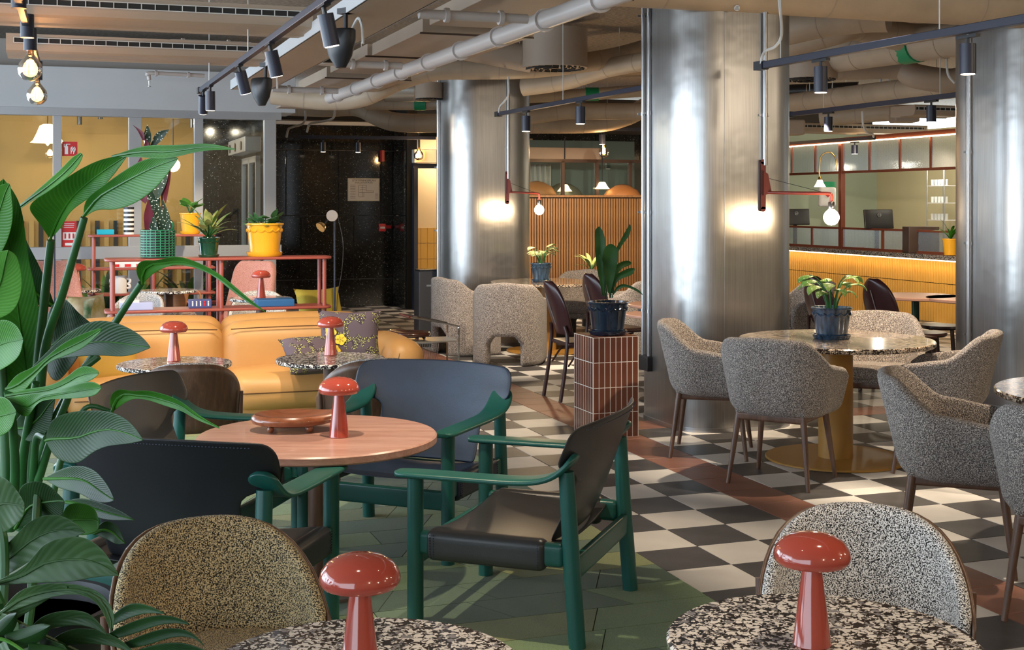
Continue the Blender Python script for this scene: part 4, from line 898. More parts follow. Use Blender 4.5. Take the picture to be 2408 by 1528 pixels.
# round ceiling lamp
t=thing('ceiling_lamp','round black and white disc lamp below the beige ceiling panels','lamp',px(770,150,10.4))
MB().lathe([(.095,0),(.10,.01),(.06,.035),(.055,.05),(0,.05)],28).build('canopy',MT['black'],t); MB().lathe([(0,-.012),(.09,-.008),(.095,0)],28).build('diffuser',MT['white'],t)
# small orange valve box
o=MB().rbox(px(868,170,11.9),(.06,.06,.05),.01).build('valve_actuator',MT['orange'],top=True); tag(o,'small orange valve actuator among the pipes','valve')
# open cable tray end near storefront corner
o=MB(); 
for k in range(7): o.tube(bez([px(655+k*4,212-k,13.5),px(690+k*3,218+k,13.5),px(722-k*2,238,13.5)],5),.008,6)
t=thing('cable_bundle','bundle of grey cables spilling over the storefront corner','cables',px(690,235,13.5)); o.build('cables',MT['cable'],t,off=t.location)
MB().box(px(705,252,13.6)-Vector(t.location),(.45,.3,.02),rotz(TH)).build('tray_plate',MT['beige'],t,smooth=False)
# ------------------------------------------------------------------ wall lamps on the columns
def walllamp(col,lx,ly,zb,arm,drop,label,power):
    # bracket on the column face, arm reaches out along local +x and -y
    t=thing('swing_arm_lamp',label,'lamp',(rotz(TH)@Vector((lx,ly,0))+Vector(col)).to_tuple()[:2]+(zb,),0)
    mb=MB(); mb.box((0,0,.0),(.035,.02,.33)); mb.tube([(0,-.01,.165),(0,.01,.165)],.0175,14); mb.tube([(0,-.01,-.165),(0,.01,-.165)],.0175,14); mb.build('wall_plate',MT['maroon'],t)
    pts=[(.01,-.02,.06),(.045,-.02,-.03),(.02,-.02,-.09),(.0,-.02,-.02)]
    mb=MB(); mb.add([(.0,-.03,.10),(.03,-.03,.08),(.055,-.03,-.05),(.0,-.03,-.07),(.0,-.012,.10),(.03,-.012,.08),(.055,-.012,-.05),(.0,-.012,-.07)],[(0,1,2,3),(7,6,5,4),(0,4,5,1),(1,5,6,2),(2,6,7,3),(3,7,4,0)]); mb.build('pivot_plate',MT['maroon'],t,smooth=False)
    E_=Vector(arm); a0=Vector((.03,-.02,-.05))
    path=[a0,lerp(a0,E_,.5),lerp(a0,E_,.93)]; 
    P=[a0,lerp(a0,E_,.3),lerp(a0,E_,.6),lerp(a0,E_,.94),E_+Vector((0,0,-.012)),E_+Vector((0,0,-drop))]
    MB().tube(bez(P,5),.011,10).build('arm',M('lamp_arm_red',(.20,.030,.018),.3),t)
    MB().tube([(.03,-.02,.05),lerp(a0,E_,.85)+Vector((0,0,.01))],.0018,5).build('stay_wire',MT['black'],t)
    c=E_+Vector((0,0,-drop))
    MB().lathe([(.021,-.055),(.022,-.005),(.018,0),(0,0)],16,c).build('lamp_holder',MT['chrome'],t)
    MB().lathe([(0,-.160),(.022,-.156),(.040,-.143),(.051,-.122),(.054,-.106),(.051,-.090),(.040,-.070),(.024,-.056),(.020,-.050)],24,c).build('bulb',MT['bulb'],t)
    return t,Vector(t.location)+c+Vector((0,0,-.12))
def facept(px_,col,ly,w): pass
b1=px(1727,436,C1.y-.40); lpt=px(1958,455,8.75)
base=rotz(TH)@Vector((.115,-.478,0))+C1
z1b=H-(436-HZ)*base.y/F
E1=px(1955,455,base.y-.30)
t,bp=walllamp(C1,.115,-.478,z1b,(E1.x-base.x,E1.y-base.y,E1.z-z1b),.055,'maroon swing-arm lamp with round lit bulb on the large column',1); point(bp.x,bp.y-.10,bp.z,9,(1,.72,.42),.05)
base=rotz(TH)@Vector((.13,-.478,0))+C2; z2b=H-(441-HZ)*base.y/F; E2=px(1268,455,base.y-.45)
t,bp=walllamp(C2,.13,-.478,z2b,(E2.x-base.x,E2.y-base.y,E2.z-z2b),.07,'maroon swing-arm lamp with round lit bulb on the middle column',1); point(bp.x,bp.y-.12,bp.z,12,(1,.72,.42),.05)
# wall items on the granite
def framed(x0,y0,x1,y1):
    a,b=ucol(x0),ucol(x1); c=rm((a+b)/2,GV-.03,0); Yc=c.y; z0,z1=H-(y1-HZ)*Yc/F,H-(y0-HZ)*Yc/F
    return c,b-a,z0,z1
c,w,z0,z1=framed(817,419,891,473)
t=thing('evacuation_plan','framed white evacuation plan hanging on the granite wall','sign',(c.x,c.y,(z0+z1)/2),TH); h=z1-z0
MB().box((0,0,0),(w,.02,h)).build('frame',M('pale_frame',(.6,.6,.52),.4),t,smooth=False); MB().box((0,-.011,0),(w-.03,.004,h-.03)).build('sheet',MT['paper'],t,smooth=False)
text('UTRYMNINGSPLAN',.042,MT['ink'],t,(0,-.0145,h*.40),(R(90),0,0)); text('EVACUATION PLAN',.030,MT['ink'],t,(0,-.0145,h*.30),(R(90),0,0))
mb=MB()
def ln(x0,y0,x1,y1): 
    d=Vector((x1-x0,y1-y0)); mb.box((w*(x0+x1)/2,-.0145,h*(y0+y1)/2),(abs(w*(x1-x0))+.004,.001,abs(h*(y1-y0))+.004))
for q in [(-.15,.2,.08,.2),(-.17,.2,-.17,-.3),(-.17,-.3,.0,-.3),(.08,.2,.08,-.05),(0,-.3,0,-.12),(.0,-.12,.3,-.12),(.08,-.05,.3,-.05),(.3,-.05,.3,-.12),(-.1,.1,.05,.1),(-.12,0,.05,0),(-.15,-.12,0,-.12),(-.05,.2,-.05,-.3)]: ln(*q)
for k in range(9): ln(-.43,.2-k*.07,-.27,.2-k*.07)
for k in range(5): ln(.36,-.15-k*.06,.45,-.15-k*.06)
mb.build('floor_plan_print',MT['ink'],t,smooth=False)
c,w,z0,z1=framed(890,526,906,544)
t=thing('alarm_call_point','red alarm call point with small flag label on the granite wall','call point',(c.x,c.y,(z0+z1)/2),TH)
MB().rbox((0,0,0),(w,.05,z1-z0),.008).build('box',MT['redsign'],t); MB().box((0,-.027,0),(w*.7,.004,.03)).build('label_plate',MT['paper'],t,smooth=False); MB().box((w*.9,0,0.01),(w*.8,.01,.05)).build('flag_label',MT['redsign'],t,smooth=False); MB().cyl((-w*.1,.0,.06),(-w*.1,.0,1.3),.008,n=6).build('riser',MT['black'],t)
c,w,z0,z1=framed(896,354,902,380)
o=MB().box((c.x,c.y-.06,(z0+z1)/2),(.04,.12,z1-z0),rotz(TH)).build('projecting_sign',MT['redsign'],top=True,smooth=False); tag(o,'small red and white sign projecting from the granite wall','sign')
# ================================================================== FURNITURE
# ---- leather sling armchair with green frame (local +y = facing)
def armchair(label,loc,rz,leather):
    t=thing('lounge_armchair',label,'armchair',(loc[0],loc[1],0.003),rz,'leather sling armchairs round the wooden table')
    g=MT['green']; hw=.365
    for s in(-1,1):
        MB().tube([(s*hw,.30,0),(s*hw,.30,.30),(s*hw,.30,.562)],.031,18).build('leg',g,t)
        MB().tube([(s*(hw+.005),-.335,0),(s*hw,-.312,.30),(s*hw,-.292,.625)],[.031,.031,.028],18).build('leg',g,t)
        # arm: flat board that curls up into the back
        yz=[(.375,.575),(.37,.575),(.34,.576),(.22,.577),(.08,.577),(-.08,.577),(-.18,.583),(-.25,.604),(-.295,.640),(-.318,.668),(-.326,.682),(-.330,.690)]
        w =[.022,.038,.054,.055,.055,.055,.058,.063,.062,.056,.040,.016]
        rows=[]
        for (y,z),ww in zip(yz,w):
            c=s*(hw+.004); k=0
            rows.append([Vector((c-ww,y,z)),Vector((c-ww*.5,y,z+.001)),Vector((c,y,z+.001)),Vector((c+ww*.5,y,z+.001)),Vector((c+ww,y,z))])
        MB().grid(rows).build('armrest',g,t,solid=.022,sub=2)
        MB().rbox((s*(hw-.005),0,.322),(.045,.57,.085),.018).build('side_rail',g,t)
        # leather roll over the side rail
        MB().rbox((s*(hw-.005),.015,.318),(.072,.47,.116),.030).build('seat_roll',leather,t)
        mb=MB()
        for yy in (.228,.214,-.192):
            for q in range(9): mb.box((s*(hw+.0315),yy,.278+q*.010),(.003,.0025,.005))
        mb.build('stitching',MT['leather_b'] if leather!=MT['leather_b'] else MT['navy'],t,smooth=False)
    for y in (.30,-.318): MB().rbox((0,y,.275),(2*hw,.030,.085),.010).build('stretcher',g,t)
    # seat sling
    rows=[]
    for k in range(9):
        y=.25-.50*k/8; rows.append([Vector((x*hw/6*.98,y,.372-.030*(1-(x/6)**2)-.02*(k/8))) for x in range(-6,7)])
    MB().grid(rows).build('seat',leather,t,solid=.008,sub=1)
    # back panel
    rows=[]; zs=[.338,.40,.46,.52,.565,.60,.625,.65,.68,.72,.755,.78,.795,.802]
    for z in zs:
        w=interp([.338,.56,.595,.635,.655],[.275,.275,.285,.400,.425],z)
        if z>.745: w-= .06*(1-math.sqrt(max(0,1-((z-.745)/.058)**2)))
        yb=-.215-.175*((z-.338)/.46)**.85
        rows.append([Vector((w*x/8,yb+.070*abs(w*x/8/.40)**2.2-.012,z-.012*(x/8)**2*(1 if z>.7 else 0))) for x in range(-8,9)])
    MB().grid(rows).build('backrest',leather,t,solid=.009,sub=1)
    mb=MB()
    for q in range(60):
        x=-.34+.68*q/59; mb.box((x,-.215-.175+.070*abs(x/.40)**2.2-.020,.783-.012*(x/.405)**2),(.006,.003,.0025))
    mb.build('stitching',MT['leather_b'] if leather!=MT['leather_b'] else MT['navy'],t,smooth=False)
    return t
armchair('armchair with black leather, lit grey painted in, seen from the side at the middle of the carpet',(.045,5.06),R(70),MT['leather_g'])
armchair('armchair with black leather, blue sky reflection painted in, facing the camera behind the wooden table',(-.508,6.08),R(158),MT['leather_b'])
armchair('armchair with black leather back turned to the camera, behind the speckled chair',(-1.115,4.70),R(-14),MT['leather_k'])
armchair('armchair with black leather, lit grey painted in, half hidden by the big leaves, left of the wooden table',(-1.37,5.72),R(-102),MT['leather_g'])
# ---- round tables
def rtable(name,label,loc,r,z,top,post,base,pr=.045,br=.27,th=.025,group=None,edge=None,square=False):
    t=thing(name,label,'table',(loc[0],loc[1],0.003),0,group); z-=.003
    b=.006
    MB().lathe([(0,z-th),(r-b,z-th),(r,z-th+b),(r,z-b),(r-b,z),(0,z)],72).build('tabletop',top,t)
    MB().lathe([(pr,.012),(pr,z-th)],24).build('post',post,t)
    MB().lathe([(0,0),(br,0),(br,.008),(br-.004,.012),(0,.012)],56).build('base_plate',base,t)
    MB().lathe([(0,z-th-.012),(r*.45,z-th-.012),(r*.45,z-th),(0,z-th)],32).build('under_plate',post,t)
    return t
rtable('round_wooden_table','round reddish wooden table between the green armchairs',(-.807,5.35),.495,.630,MT['table'],MT['walnut_h'],M('taupe_metal',(.20,.155,.125),.4),.040,.27,.036)
rtable('terrazzo_cafe_table','terrazzo table at the bottom edge in front of the speckled chair tinted for warm light',(-.31,2.68),.34,.622,MT['terr'],MT['walnut_h'],MT['black'])
rtable('terrazzo_cafe_table','terrazzo table at the bottom right in front of the salt-and-pepper chair',(.69,2.86),.345,.622,MT['terr'],MT['walnut_h'],MT['black'])
rtable('terrazzo_cafe_table','terrazzo table in front of the left part of the tan sofa',(-2.04,7.79),.34,.622,MT['terr'],MT['walnut_h'],MT['black'])
rtable('terrazzo_cafe_table','terrazzo table in front of the patterned cushion on the tan sofa',(-1.13,8.02),.34,.622,MT['terr'],MT['walnut_h'],MT['black'])
rtable('terrazzo_dining_table','large terrazzo dining table with ochre base on the right',(2.01,8.0),.597,.745,MT['terr_b'],MT['ochre'],MT['ochre'],.105,.43,.03)
rtable('terrazzo_dining_table','large terrazzo dining table in front of the middle column',(.37,13.8),.60,.745,MT['terr_b'],MT['ochre'],MT['ochre'],.105,.43,.03)
rtable('terrazzo_dining_table','terrazzo dining table cut by the right edge of the picture',(2.79,5.75),.60,.745,MT['terr_b'],MT['ochre'],MT['ochre'],.105,.43,.03)
rtable('pink_bistro_table','round pink bistro table half hidden behind the large column, farther one',(1.33,10.78),.36,.745,MT['pinkt'],MT['black'],MT['black'],.03,.22,.025,'pink bistro tables')
rtable('pink_bistro_table','round pink bistro table half hidden behind the large column, nearer one',(1.24,10.34),.33,.70,MT['pinkt'],MT['black'],MT['black'],.03,.22,.025,'pink bistro tables')
rtable('pink_bistro_table','round pink bistro table before the mustard counter, left one',(3.68,11.75),.38,.745,MT['pinkt'],MT['greenpot'],MT['black'],.035,.24,.03,'pink bistro tables')
rtable('pink_bistro_table','round pink bistro table before the mustard counter, right one',(4.08,11.42),.40,.745,MT['pinkt'],MT['greenpot'],MT['black'],.035,.24,.03,'pink bistro tables')
rtable('terrazzo_cafe_table','terrazzo table seen through the front shelf, the higher one',(-3.28,12.30),.27,.755,MT['terr'],MT['walnut_h'],MT['black'])
rtable('terrazzo_cafe_table','terrazzo table right behind the lower board of the front shelf',(-3.10,11.15),.36,.622,MT['terr'],MT['walnut_h'],MT['black'])
# ---- mushroom lamps
def mlamp(label,loc):
    t=thing('mushroom_lamp',label,'lamp',loc,0,'coral mushroom table lamps')
    MB().lathe([(0,0),(.040,0),(.042,.003),(.041,.008),(.020,.180),(0,.182)],32).build('stem',MT['lamp'],t)
    MB().lathe([(0,.178),(.060,.178),(.076,.180),(.083,.188),(.084,.198),(.080,.212),(.068,.228),(.048,.239),(.024,.245),(0,.246)],40).build('cap',MT['lamp'],t)
    return t
l0=mlamp('coral mushroom lamp at the bottom edge, on the table before the speckled chair tinted for warm light',(-.314,2.66,.6221))
def lampat(loc,label): return dup(l0,loc,0,label)
lampat((.659,2.83,.6221),'coral mushroom lamp at the bottom right, brightly lit from above')
lampat((-.711,5.29,.6301),'coral mushroom lamp on the round wooden table beside the carved dish')
lampat((-2.066,7.87,.6221),'coral mushroom lamp before the left part of the tan sofa')
lampat((-1.153,8.18,.6221),'coral mushroom lamp in front of the patterned sofa cushion')
lampat((-2.24,11.50,.7401),'small coral mushroom lamp before the right pink chair')
lampat((-4.16,12.32,.7601),'small coral mushroom lamp top just above the left pink chair')
rtable('terrazzo_cafe_table','terrazzo table before the right pink chair, behind the front shelf',(-2.24,11.5),.28,.74,MT['terr'],MT['walnut_h'],MT['black'])
rtable('terrazzo_cafe_table','terrazzo table behind the left pink chair',(-4.16,12.32),.22,.76,MT['terr'],MT['walnut_h'],MT['black'])
# ---- wood shell chairs (local +y facing)
def shellchair(label,loc,rz,fab,group='plywood shell chairs'):
    t=thing('shell_chair',label,'chair',(loc[0],loc[1],.003),rz,group)
    def surf(r,z0,ztop,amax,lean,n=24,m=8,edge=.0):
        rows=[]
        for j in range(m+1):
            row=[]
            for k in range(n+1):
                a=-amax+2*amax*k/n; q=abs(a)/amax
                xs=min(1,abs(math.sin(a))) if abs(a)<math.pi/2 else 1.0
                top=ztop-(ztop-z0)*.62*(1-math.sqrt(max(0,1-xs**3.4)))
                z=z0+(top-z0)*j/m; rr=r*(.90+.10*((z-z0)/(ztop-z0)))
                row.append(Vector((rr*math.sin(a)*1.02,-rr*math.cos(a)-lean*(z-z0),z)))
            rows.append(row)
        return rows
    MB().grid(surf(.284,.36,.735,R(92),.10)).build('plywood_back',MT['walnut'],t,solid=.008)
    MB().grid(surf(.2625,.38,.744,R(91),.10)).build('back_pad',fab,t,solid=.034,sub=1)
    MB().lathe([(0,.385),(.20,.385),(.238,.40),(.248,.425),(.238,.45),(.19,.465),(0,.468)],36).build('seat_pad',fab,t)
    MB().lathe([(0,.36),(.22,.36),(.235,.375),(.22,.386),(0,.386)],36).build('seat_shell',MT['walnut'],t)
    for s in(-1,1):
        for y,yb in((.15,.21),(-.15,-.23)): MB().tube([(s*.21,yb,0),(s*.17,y,.36)],[.012,.017],12).build('leg',MT['walnut_h'],t)
        MB().tube([(s*.262,-.10,.30),(s*.278,-.12,.56)],[.020,.010],10).build('side_peg',MT['walnut_h'],t)
    return t
def sc(label,back,phi,fab):  # place by apex of back top
    f=Vector((math.cos(phi),math.sin(phi))); c=Vector(back[:2])+f*.315; return shellchair(label,c,phi-R(90),fab)
sc('shell chair with speckled wool, warm spot light painted in, facing the camera at the bottom left',(-.850,3.50),R(296),MT['speck_g'])
sc('shell chair with salt-and-pepper wool facing the camera at the bottom right',(.995,3.66),R(256),MT['speck'])
sc('shell chair with bare walnut back before the left sofa table',(-1.70,6.78),R(104),MT['speck'])
sc('shell chair with bare walnut back peeking out left of the sky-tinted armchair',(-.72,6.98),R(112),MT['speck'])
sc('speckled shell chair seen between the left posts of the front shelf',(-3.42,12.05),R(262),MT['speck'])
sc('speckled shell chair seen behind the coral lamp at the right of the front shelf',(-2.42,12.40),R(275),MT['speck'])
# ---- boucle dining chairs with wooden legs
def ushell(w,yf,yb,rc,n=40):
    """U path from left-front round the back to right-front; returns list of (x,y,s)"""
    pts=[]; hw=w/2
    seg=[(-hw,yf),(-hw,-yb+rc)]
    L1=yf+yb-rc; La=math.pi/2*rc; Lb=w-2*rc; tot=2*L1+2*La+Lb
    for k in range(n+1):
        d=tot*k/n; s=2*k/n-1
        if d<L1: p=(-hw,yf-d)
        elif d<L1+La: a=(d-L1)/rc; p=(-hw+rc-rc*math.cos(a),-yb+rc-rc*math.sin(a))
        elif d<L1+La+Lb: p=(-hw+rc+(d-L1-La),-yb)
        elif d<L1+2*La+Lb: a=(d-L1-La-Lb)/rc; p=(hw-rc+rc*math.sin(a),-yb+rc-rc*math.cos(a))
        else: p=(hw,-yb+rc+(d-L1-2*La-Lb))
        pts.append((p[0],p[1],s))
    return pts
def tubchair(label,loc,phi,fab=None,group='boucle tub chairs with wooden legs'):
    t=thing('tub_chair',label,'chair',(loc[0],loc[1],0),phi-R(90),group); fab=fab or MT['boucle']
    U=ushell(.60,.24,.27,.21,48); rows=[]; z0=.398
    for j in range(13):
        q=j/12; row=[]
        for x,y,s in U:
            a=abs(s); top=interp([0,.30,.62,.90,1.0],[.845,.835,.685,.655,.60],a)
            z=z0+(top-z0)*q
            sc_=.66+.17*min(1,q/.14)**.5+.17*q
            lean=-.05*max(0,(z-.5))/.34
            yy=y*sc_ if y<0 else y*(.70+.15*min(1,q/.14)**.5+.15*q**.5)
            row.append(Vector((x*sc_,yy+lean*(1-a*.6),z)))
        rows.append(row)
    MB().grid(rows).build('shell',fab,t,solid=.055,sub=1)
    MB().rbox((0,.01,.462),(.44,.45,.07),.034,puff=.012).build('seat_cushion',fab,t)
    MB().rbox((0,-.005,.415),(.42,.40,.04),.018).build('seat_underside',fab,t)
    MB().rbox((0,-.01,.383),(.39,.39,.045),.012).build('seat_frame',MT['walnut_h'],t)
    for s in(-1,1):
        for y,yb in((.18,.235),(-.18,-.235)): MB().tube([(s*.235,yb,0),(s*.185,y,.43)],[.012,.020],12).build('leg',MT['walnut_h'],t)
    return t
ch=[((1.27,8.2),-14,'boucle tub chair left of the right dining table, in front of the large column'),((1.55,7.39),58,'boucle tub chair turned with its back to the camera at the right dining table'),((2.555,7.665),152,'boucle tub chair right of the right dining table, facing left'),((2.44,8.66),252,'boucle tub chair on the far side of the right dining table'),((1.98,5.73),-20,'boucle tub chair nearest at the right, facing the cut-off table'),((2.20,4.96),55,'boucle tub chair cut by the right edge of the picture'),((2.72,12.3),200,'boucle tub chair peeking out right of the large column')]
t0=None
for loc_,ph,lab in ch:
    if t0 is None: t0=tubchair(lab,loc_,R(ph))
    else: dup(t0,(loc_[0],loc_[1],0),R(ph-90),lab)
# ---- barrel chairs down to the floor, with arched opening at the back
def barrel(label,loc,phi,group='boucle barrel chairs'):
    t=thing('barrel_chair',label,'chair',(loc[0],loc[1],0),phi-R(90),group)
    n=56; U=ushell(.62,.26,.30,.27,n); zs=[0.0,.05,.12,.18,.225,.26,.285,.33,.40,.50,.60,.70,.78,.82]
    def top(a): return interp([0,.32,.66,1.0],[.815,.795,.655,.635],a)
    V=[];F_=[]
    for z in zs:
        for x,y,s in U:
            tz=top(abs(s)); zz=z*tz/.82
            if z<=.30: zz=z
            else: zz=.30+(z-.30)*(tz-.30)/(.82-.30)
            V.append(Vector((x,y,zz)))
    m=n+1
    for j in range(len(zs)-1):
        for k in range(n):
            s=(U[k][2]+U[k+1][2])/2; z=(zs[j]+zs[j+1])/2
            lim=.20 if z<.225 else (.175 if z<.26 else .13)
            if abs(s)<lim and z<.285: continue
            F_.append((j*m+k,j*m+k+1,(j+1)*m+k+1,(j+1)*m+k))
    mb=MB(); mb.add(V,F_); mb.build('shell',MT['boucle'],t,solid=.085,sub=1)
    MB().rbox((0,.02,.40),(.54,.52,.13),.05,puff=.012).build('seat_cushion',MT['boucle'],t)
    MB().rbox((0,.02,.31),(.54,.50,.06),.02).build('seat_base',MT['boucle'],t)
    return t
b0=barrel('boucle barrel chair with arched opening, its back to the camera',(-.03,12.78),R(82))
for loc_,ph,lab in (((-.50,13.62),28,'boucle barrel chair left of the other one, beside the dark grey bin'),((.78,14.75),245,'boucle barrel chair on the far side of the middle dining table'),((1.14,13.35),165,'boucle barrel chair right of the middle dining table, behind the aspidistra'),((1.9,15.2),215,'boucle barrel chair just visible at the foot of the oak slats')):
    dup(b0,(loc_[0],loc_[1],0),R(ph-90),lab)
# ---- burgundy bentwood chairs
def bentchair(label,loc,phi,group='burgundy bentwood chairs'):
    t=thing('bentwood_chair',label,'chair',(loc[0],loc[1],0),phi-R(90),group)
    rows=[]
    for j in range(13):
        q=j/12; z=.52+.44*q; w=.21*math.sqrt(max(.02,1-((q-.45)/.56)**2)) if q>.45 else .175+.035*math.sin(q/.45*math.pi/2)
        rows.append([Vector((w*x/6,-.20-.13*q+.05*(x/6)**2,z)) for x in range(-6,7)])
    MB().grid(rows).build('backrest',MT['burg'],t,solid=.028,sub=1)
    mb=MB().tube([(0,-.235-.0,.60),(0,-.30,.78),(0,-.328,.86)],.004,6); mb.build('zip_seam',MT['alu'],t)
    MB().rbox((0,.0,.455),(.42,.42,.035),.017).build('seat',MT['burgw'],t)
    for s in(-1,1):
        MB().tube(bez([(s*.20,-.27,0),(s*.195,-.23,.25),(s*.185,-.205,.50),(s*.16,-.22,.60)],5),.016,10).build('leg',MT['burgw'],t)
        MB().tube([(s*.19,.20,0),(s*.175,.175,.44)],[.013,.017],10).build('leg',MT['burgw'],t)
        MB().tube(bez([(s*.19,-.20,.28),(s*.19,-.10,.40),(s*.18,.06,.43)],5),.008,8).build('brace',MT['burgw'],t)
    return t
k0=bentchair('burgundy bentwood chair standing left of the tiled pedestal',(.58,10.52),R(18))
for loc_,ph,lab in (((.95,11.6),25,'burgundy bentwood chair half hidden behind the aspidistra pot'),((3.28,10.85),24,'burgundy bentwood chair before the mustard counter, right one'),((2.86,11.2),24,'burgundy bentwood chair half hidden behind the potted begonia')):
    dup(k0,(loc_[0],loc_[1],0),R(ph-90),lab)
# ---- tiled pedestal
PS=.33; ph_=.68
pc=gp(1395,1032); pc=Vector((pc.x,pc.y,0)); cpos=pc+AD*PS/2-BD*PS/2
ped=thing('tiled_pedestal','square pedestal clad in narrow oxblood tiles beside the large column','pedestal',cpos,TH)
MB().box((0,0,ph_/2),(PS+.0065,PS+.0065,ph_+.001)).build('core',MT['groutw'],ped,smooth=False)
def pt(sz,locs,rots):
    o=MB().box((0,0,0),sz).build('tile',MT['redtile'],ped,smooth=False,bev=.0015); o.location=locs[0]; o.rotation_euler=rots[0]
    for l,r_ in zip(locs[1:],rots[1:]):
        c=o.copy(); COL.objects.link(c); c.parent=ped; c.location=l; c.rotation_euler=r_
tw=PS/8; L_=[];Q=[]
for r_ in range(4):
    for k in range(8):
        x=-PS/2+tw*(k+.5); z=ph_/4*(r_+.5)
        for (lx,ly,a) in ((x,-PS/2+.002,0),(-PS/2+.002,x,R(90)),(PS/2-.002,x,R(90))):
            L_.append((lx,ly,z)); Q.append((0,0,a))
pt((tw-.0040,.012,ph_/4-.0040),L_,Q)
pt((tw-.0040,PS/2-.0040,.012),[(-PS/2+tw*(k+.5),(-1 if j else 1)*PS/4,ph_-.002) for k in range(8) for j in range(2)],[(0,0,0)]*16)
# ---- sofas
def sofa(name_label,org,rz,sides=(1,1)):
    t=thing('leather_sofa',name_label,'sofa',org,rz,None)   # local: x along, -y front
    tan=MT['tan']
    for k in(-1,1):
        MB().rbox((k*.55,-.37,.255),(1.09,.72,.24),.085,puff=.022,mid=8).build('seat_cushion',tan,t)
        MB().rbox((k*.55,.02,.46),(1.09,.30,.46),.115,puff=.025,mid=8).build('back_cushion',tan,t)
        # piped seams
        mb=MB(); 
        mb.tube([(k*.55-.50,-.135,.655),(k*.55-.3,-.138,.662),(k*.55,-.140,.664),(k*.55+.3,-.138,.662),(k*.55+.50,-.135,.655)],.004,6)
        mb.tube([(k*.55-.50,-.738,.262),(k*.55,-.757,.262),(k*.55+.50,-.738,.262)],.004,6); mb.build('seam',MT['seam'],t)
        if sides[0 if k<0 else 1]:
            MB().rbox((k*1.24,-.28,.33),(.28,.92,.50),.12,puff=.018,mid=6).build('armrest',tan,t)
            MB().tube([(k*1.24-.09,-.735,.14),(k*1.24-.09,-.745,.40),(k*1.24-.06,-.73,.50)],.004,6).build('seam',MT['seam'],t)
    for k in(-1,1): MB().rbox((k*.55+.02,.27,.42),(1.10,.24,.60),.10,puff=.02,mid=8).build('backrest',tan,t)
    MB().rbox((0,-.16,.115),(2.72,1.0,.11),.03).build('base',tan,t)
    for x in(-1.2,0,1.2):
        for y in(-.58,.08): MB().cyl((x,y,0),(x,y,.07),.02,n=10).build('foot',MT['black'],t)
    return t
sp=px(522,700,9.62); su,sv=uv(sp)
sofa('tan leather sofa in front of the rose shelf, with patterned cushions',rm(su,sv,0),TH)
# ---- rose metal shelves
def shelf(label,uvo,L,Dp,levels,z_posts,name='metal_shelf'):
    t=thing(name,label,'shelf',rm(uvo[0],uvo[1],0),TH)
    for z in levels:
        pts=rrect(L,Dp,.06,6); MB().prism(pts,z-.022,z).build('shelf_board',MT['rose'],t,ang=30,bev=.006).location=(L/2,0,0)
    for x in z_posts:
        for y in(-Dp/2+.045,Dp/2-.045): MB().cyl((x,y,0),(x,y,levels[0]-.01),.016,n=12).build('post',MT['rose'],t)
    return t
s1v=sv+.55; k_=(245-CX)/F; P_=rm(0,s1v); s1u=(k_*P_.y-P_.x)/(CA-k_*SA); y1_=rm(s1u+.85,s1v).y; SH1=H-(604-HZ)*y1_/F; SH1b=H-(722-HZ)*y1_/F
shelf('rose red metal shelf with three potted plants behind the tan sofa',(s1u,s1v),1.73*y1_/10.1,.30,[SH1,SH1b,.38],[.06,.87,1.68])
s2=px(205,553,12.6); s2u,s2v=uv(s2); SH2=H-(551-HZ)*12.75/F; SH2b=H-(628-HZ)*12.75/F; SH2c=H-(688-HZ)*12.75/F
shelf('rose red metal shelf close to the glass with striped vase and turquoise box',(s2u,s2v),1.22,.30,[SH2,SH2b,SH2c],[.06,.62,1.16])
def shp(x,board,dv=0):   # point on front shelf board at pixel column
    z=board; v=s1v+dv; k=(x-CX)/F; P0=rm(0,v); u=(k*P0.y-P0.x)/(CA-k*SA); return rm(u,v,z+.0005)
def shp2(x,board,dv=0):
    v=s2v+dv; k=(x-CX)/F; P0=rm(0,v); u=(k*P0.y-P0.x)/(CA-k*SA); return rm(u,v,board+.0005)
# items on shelf boards
def boxitem(name,label,cat,p,w,d_,h,mat,rz=TH):
    o=MB().rbox((0,0,h/2),(w,d_,h),.004).build(name,mat); o.location=p; o.rotation_euler=(0,0,rz); return tag(o,label,cat)
b=boxitem('pale_blue_box','pale blue puzzle box with raised step on the lower shelf board','box',shp(320,SH1b,-.02),.24,.16,.058,MT['palebox']); MB().box((-.05,0,.068),(.14,.15,.02)).build('lid_step',MT['paper'],b,smooth=False)
b=boxitem('navy_game_box','navy box printed with small figures on the lower shelf board','box',shp(470,SH1b,.0),.17,.10,.065,MT['navybox'])
for k in range(5):
    mb=MB(); mb.box((-.06+k*.03,-.0515,.030),(.010,.002,.028)); mb.lathe([(0,.042),(.006,.046),(.006,.052),(0,.056)],8,(-.06+k*.03,-.0515,0)); mb.build('printed_figure',MT['redsign'] if k==3 else MT['paper'],b,smooth=False)
boxitem('blue_book','large blue boxed book lying at the right end of the lower shelf board','book',shp(645,SH1b,-.0),.29,.20,.055,MT['bluebox'])
boxitem('turquoise_speaker','small turquoise box on the shelf near the glass','box',shp2(248,SH2),.16,.10,.05,MT['turq'])
v_=thing('striped_vase','tall black and white striped cylinder vase near the glass','vase',shp2(303,SH2))
for k in range(12): MB().lathe([(0,k*.0225),(.05,k*.0225),(.05,(k+1)*.0225),(0,(k+1)*.0225)],24).build('stripe',MT['white'] if k%2==0 else MT['black'],v_)
b=boxitem('patterned_tray','white tray with red blocks on the middle board of the far shelf','tray',shp2(300,SH2b),.34,.12,.055,MT['paper'])
for k in range(3): MB().box((-.11+k*.11,-.0605,.02),(.06,.002,.028)).build('red_block',MT['redsign'],b,smooth=False); 
v2=thing('white_pitcher','white cylinder vase with curly handle on the far shelf','vase',shp2(283,SH2c))
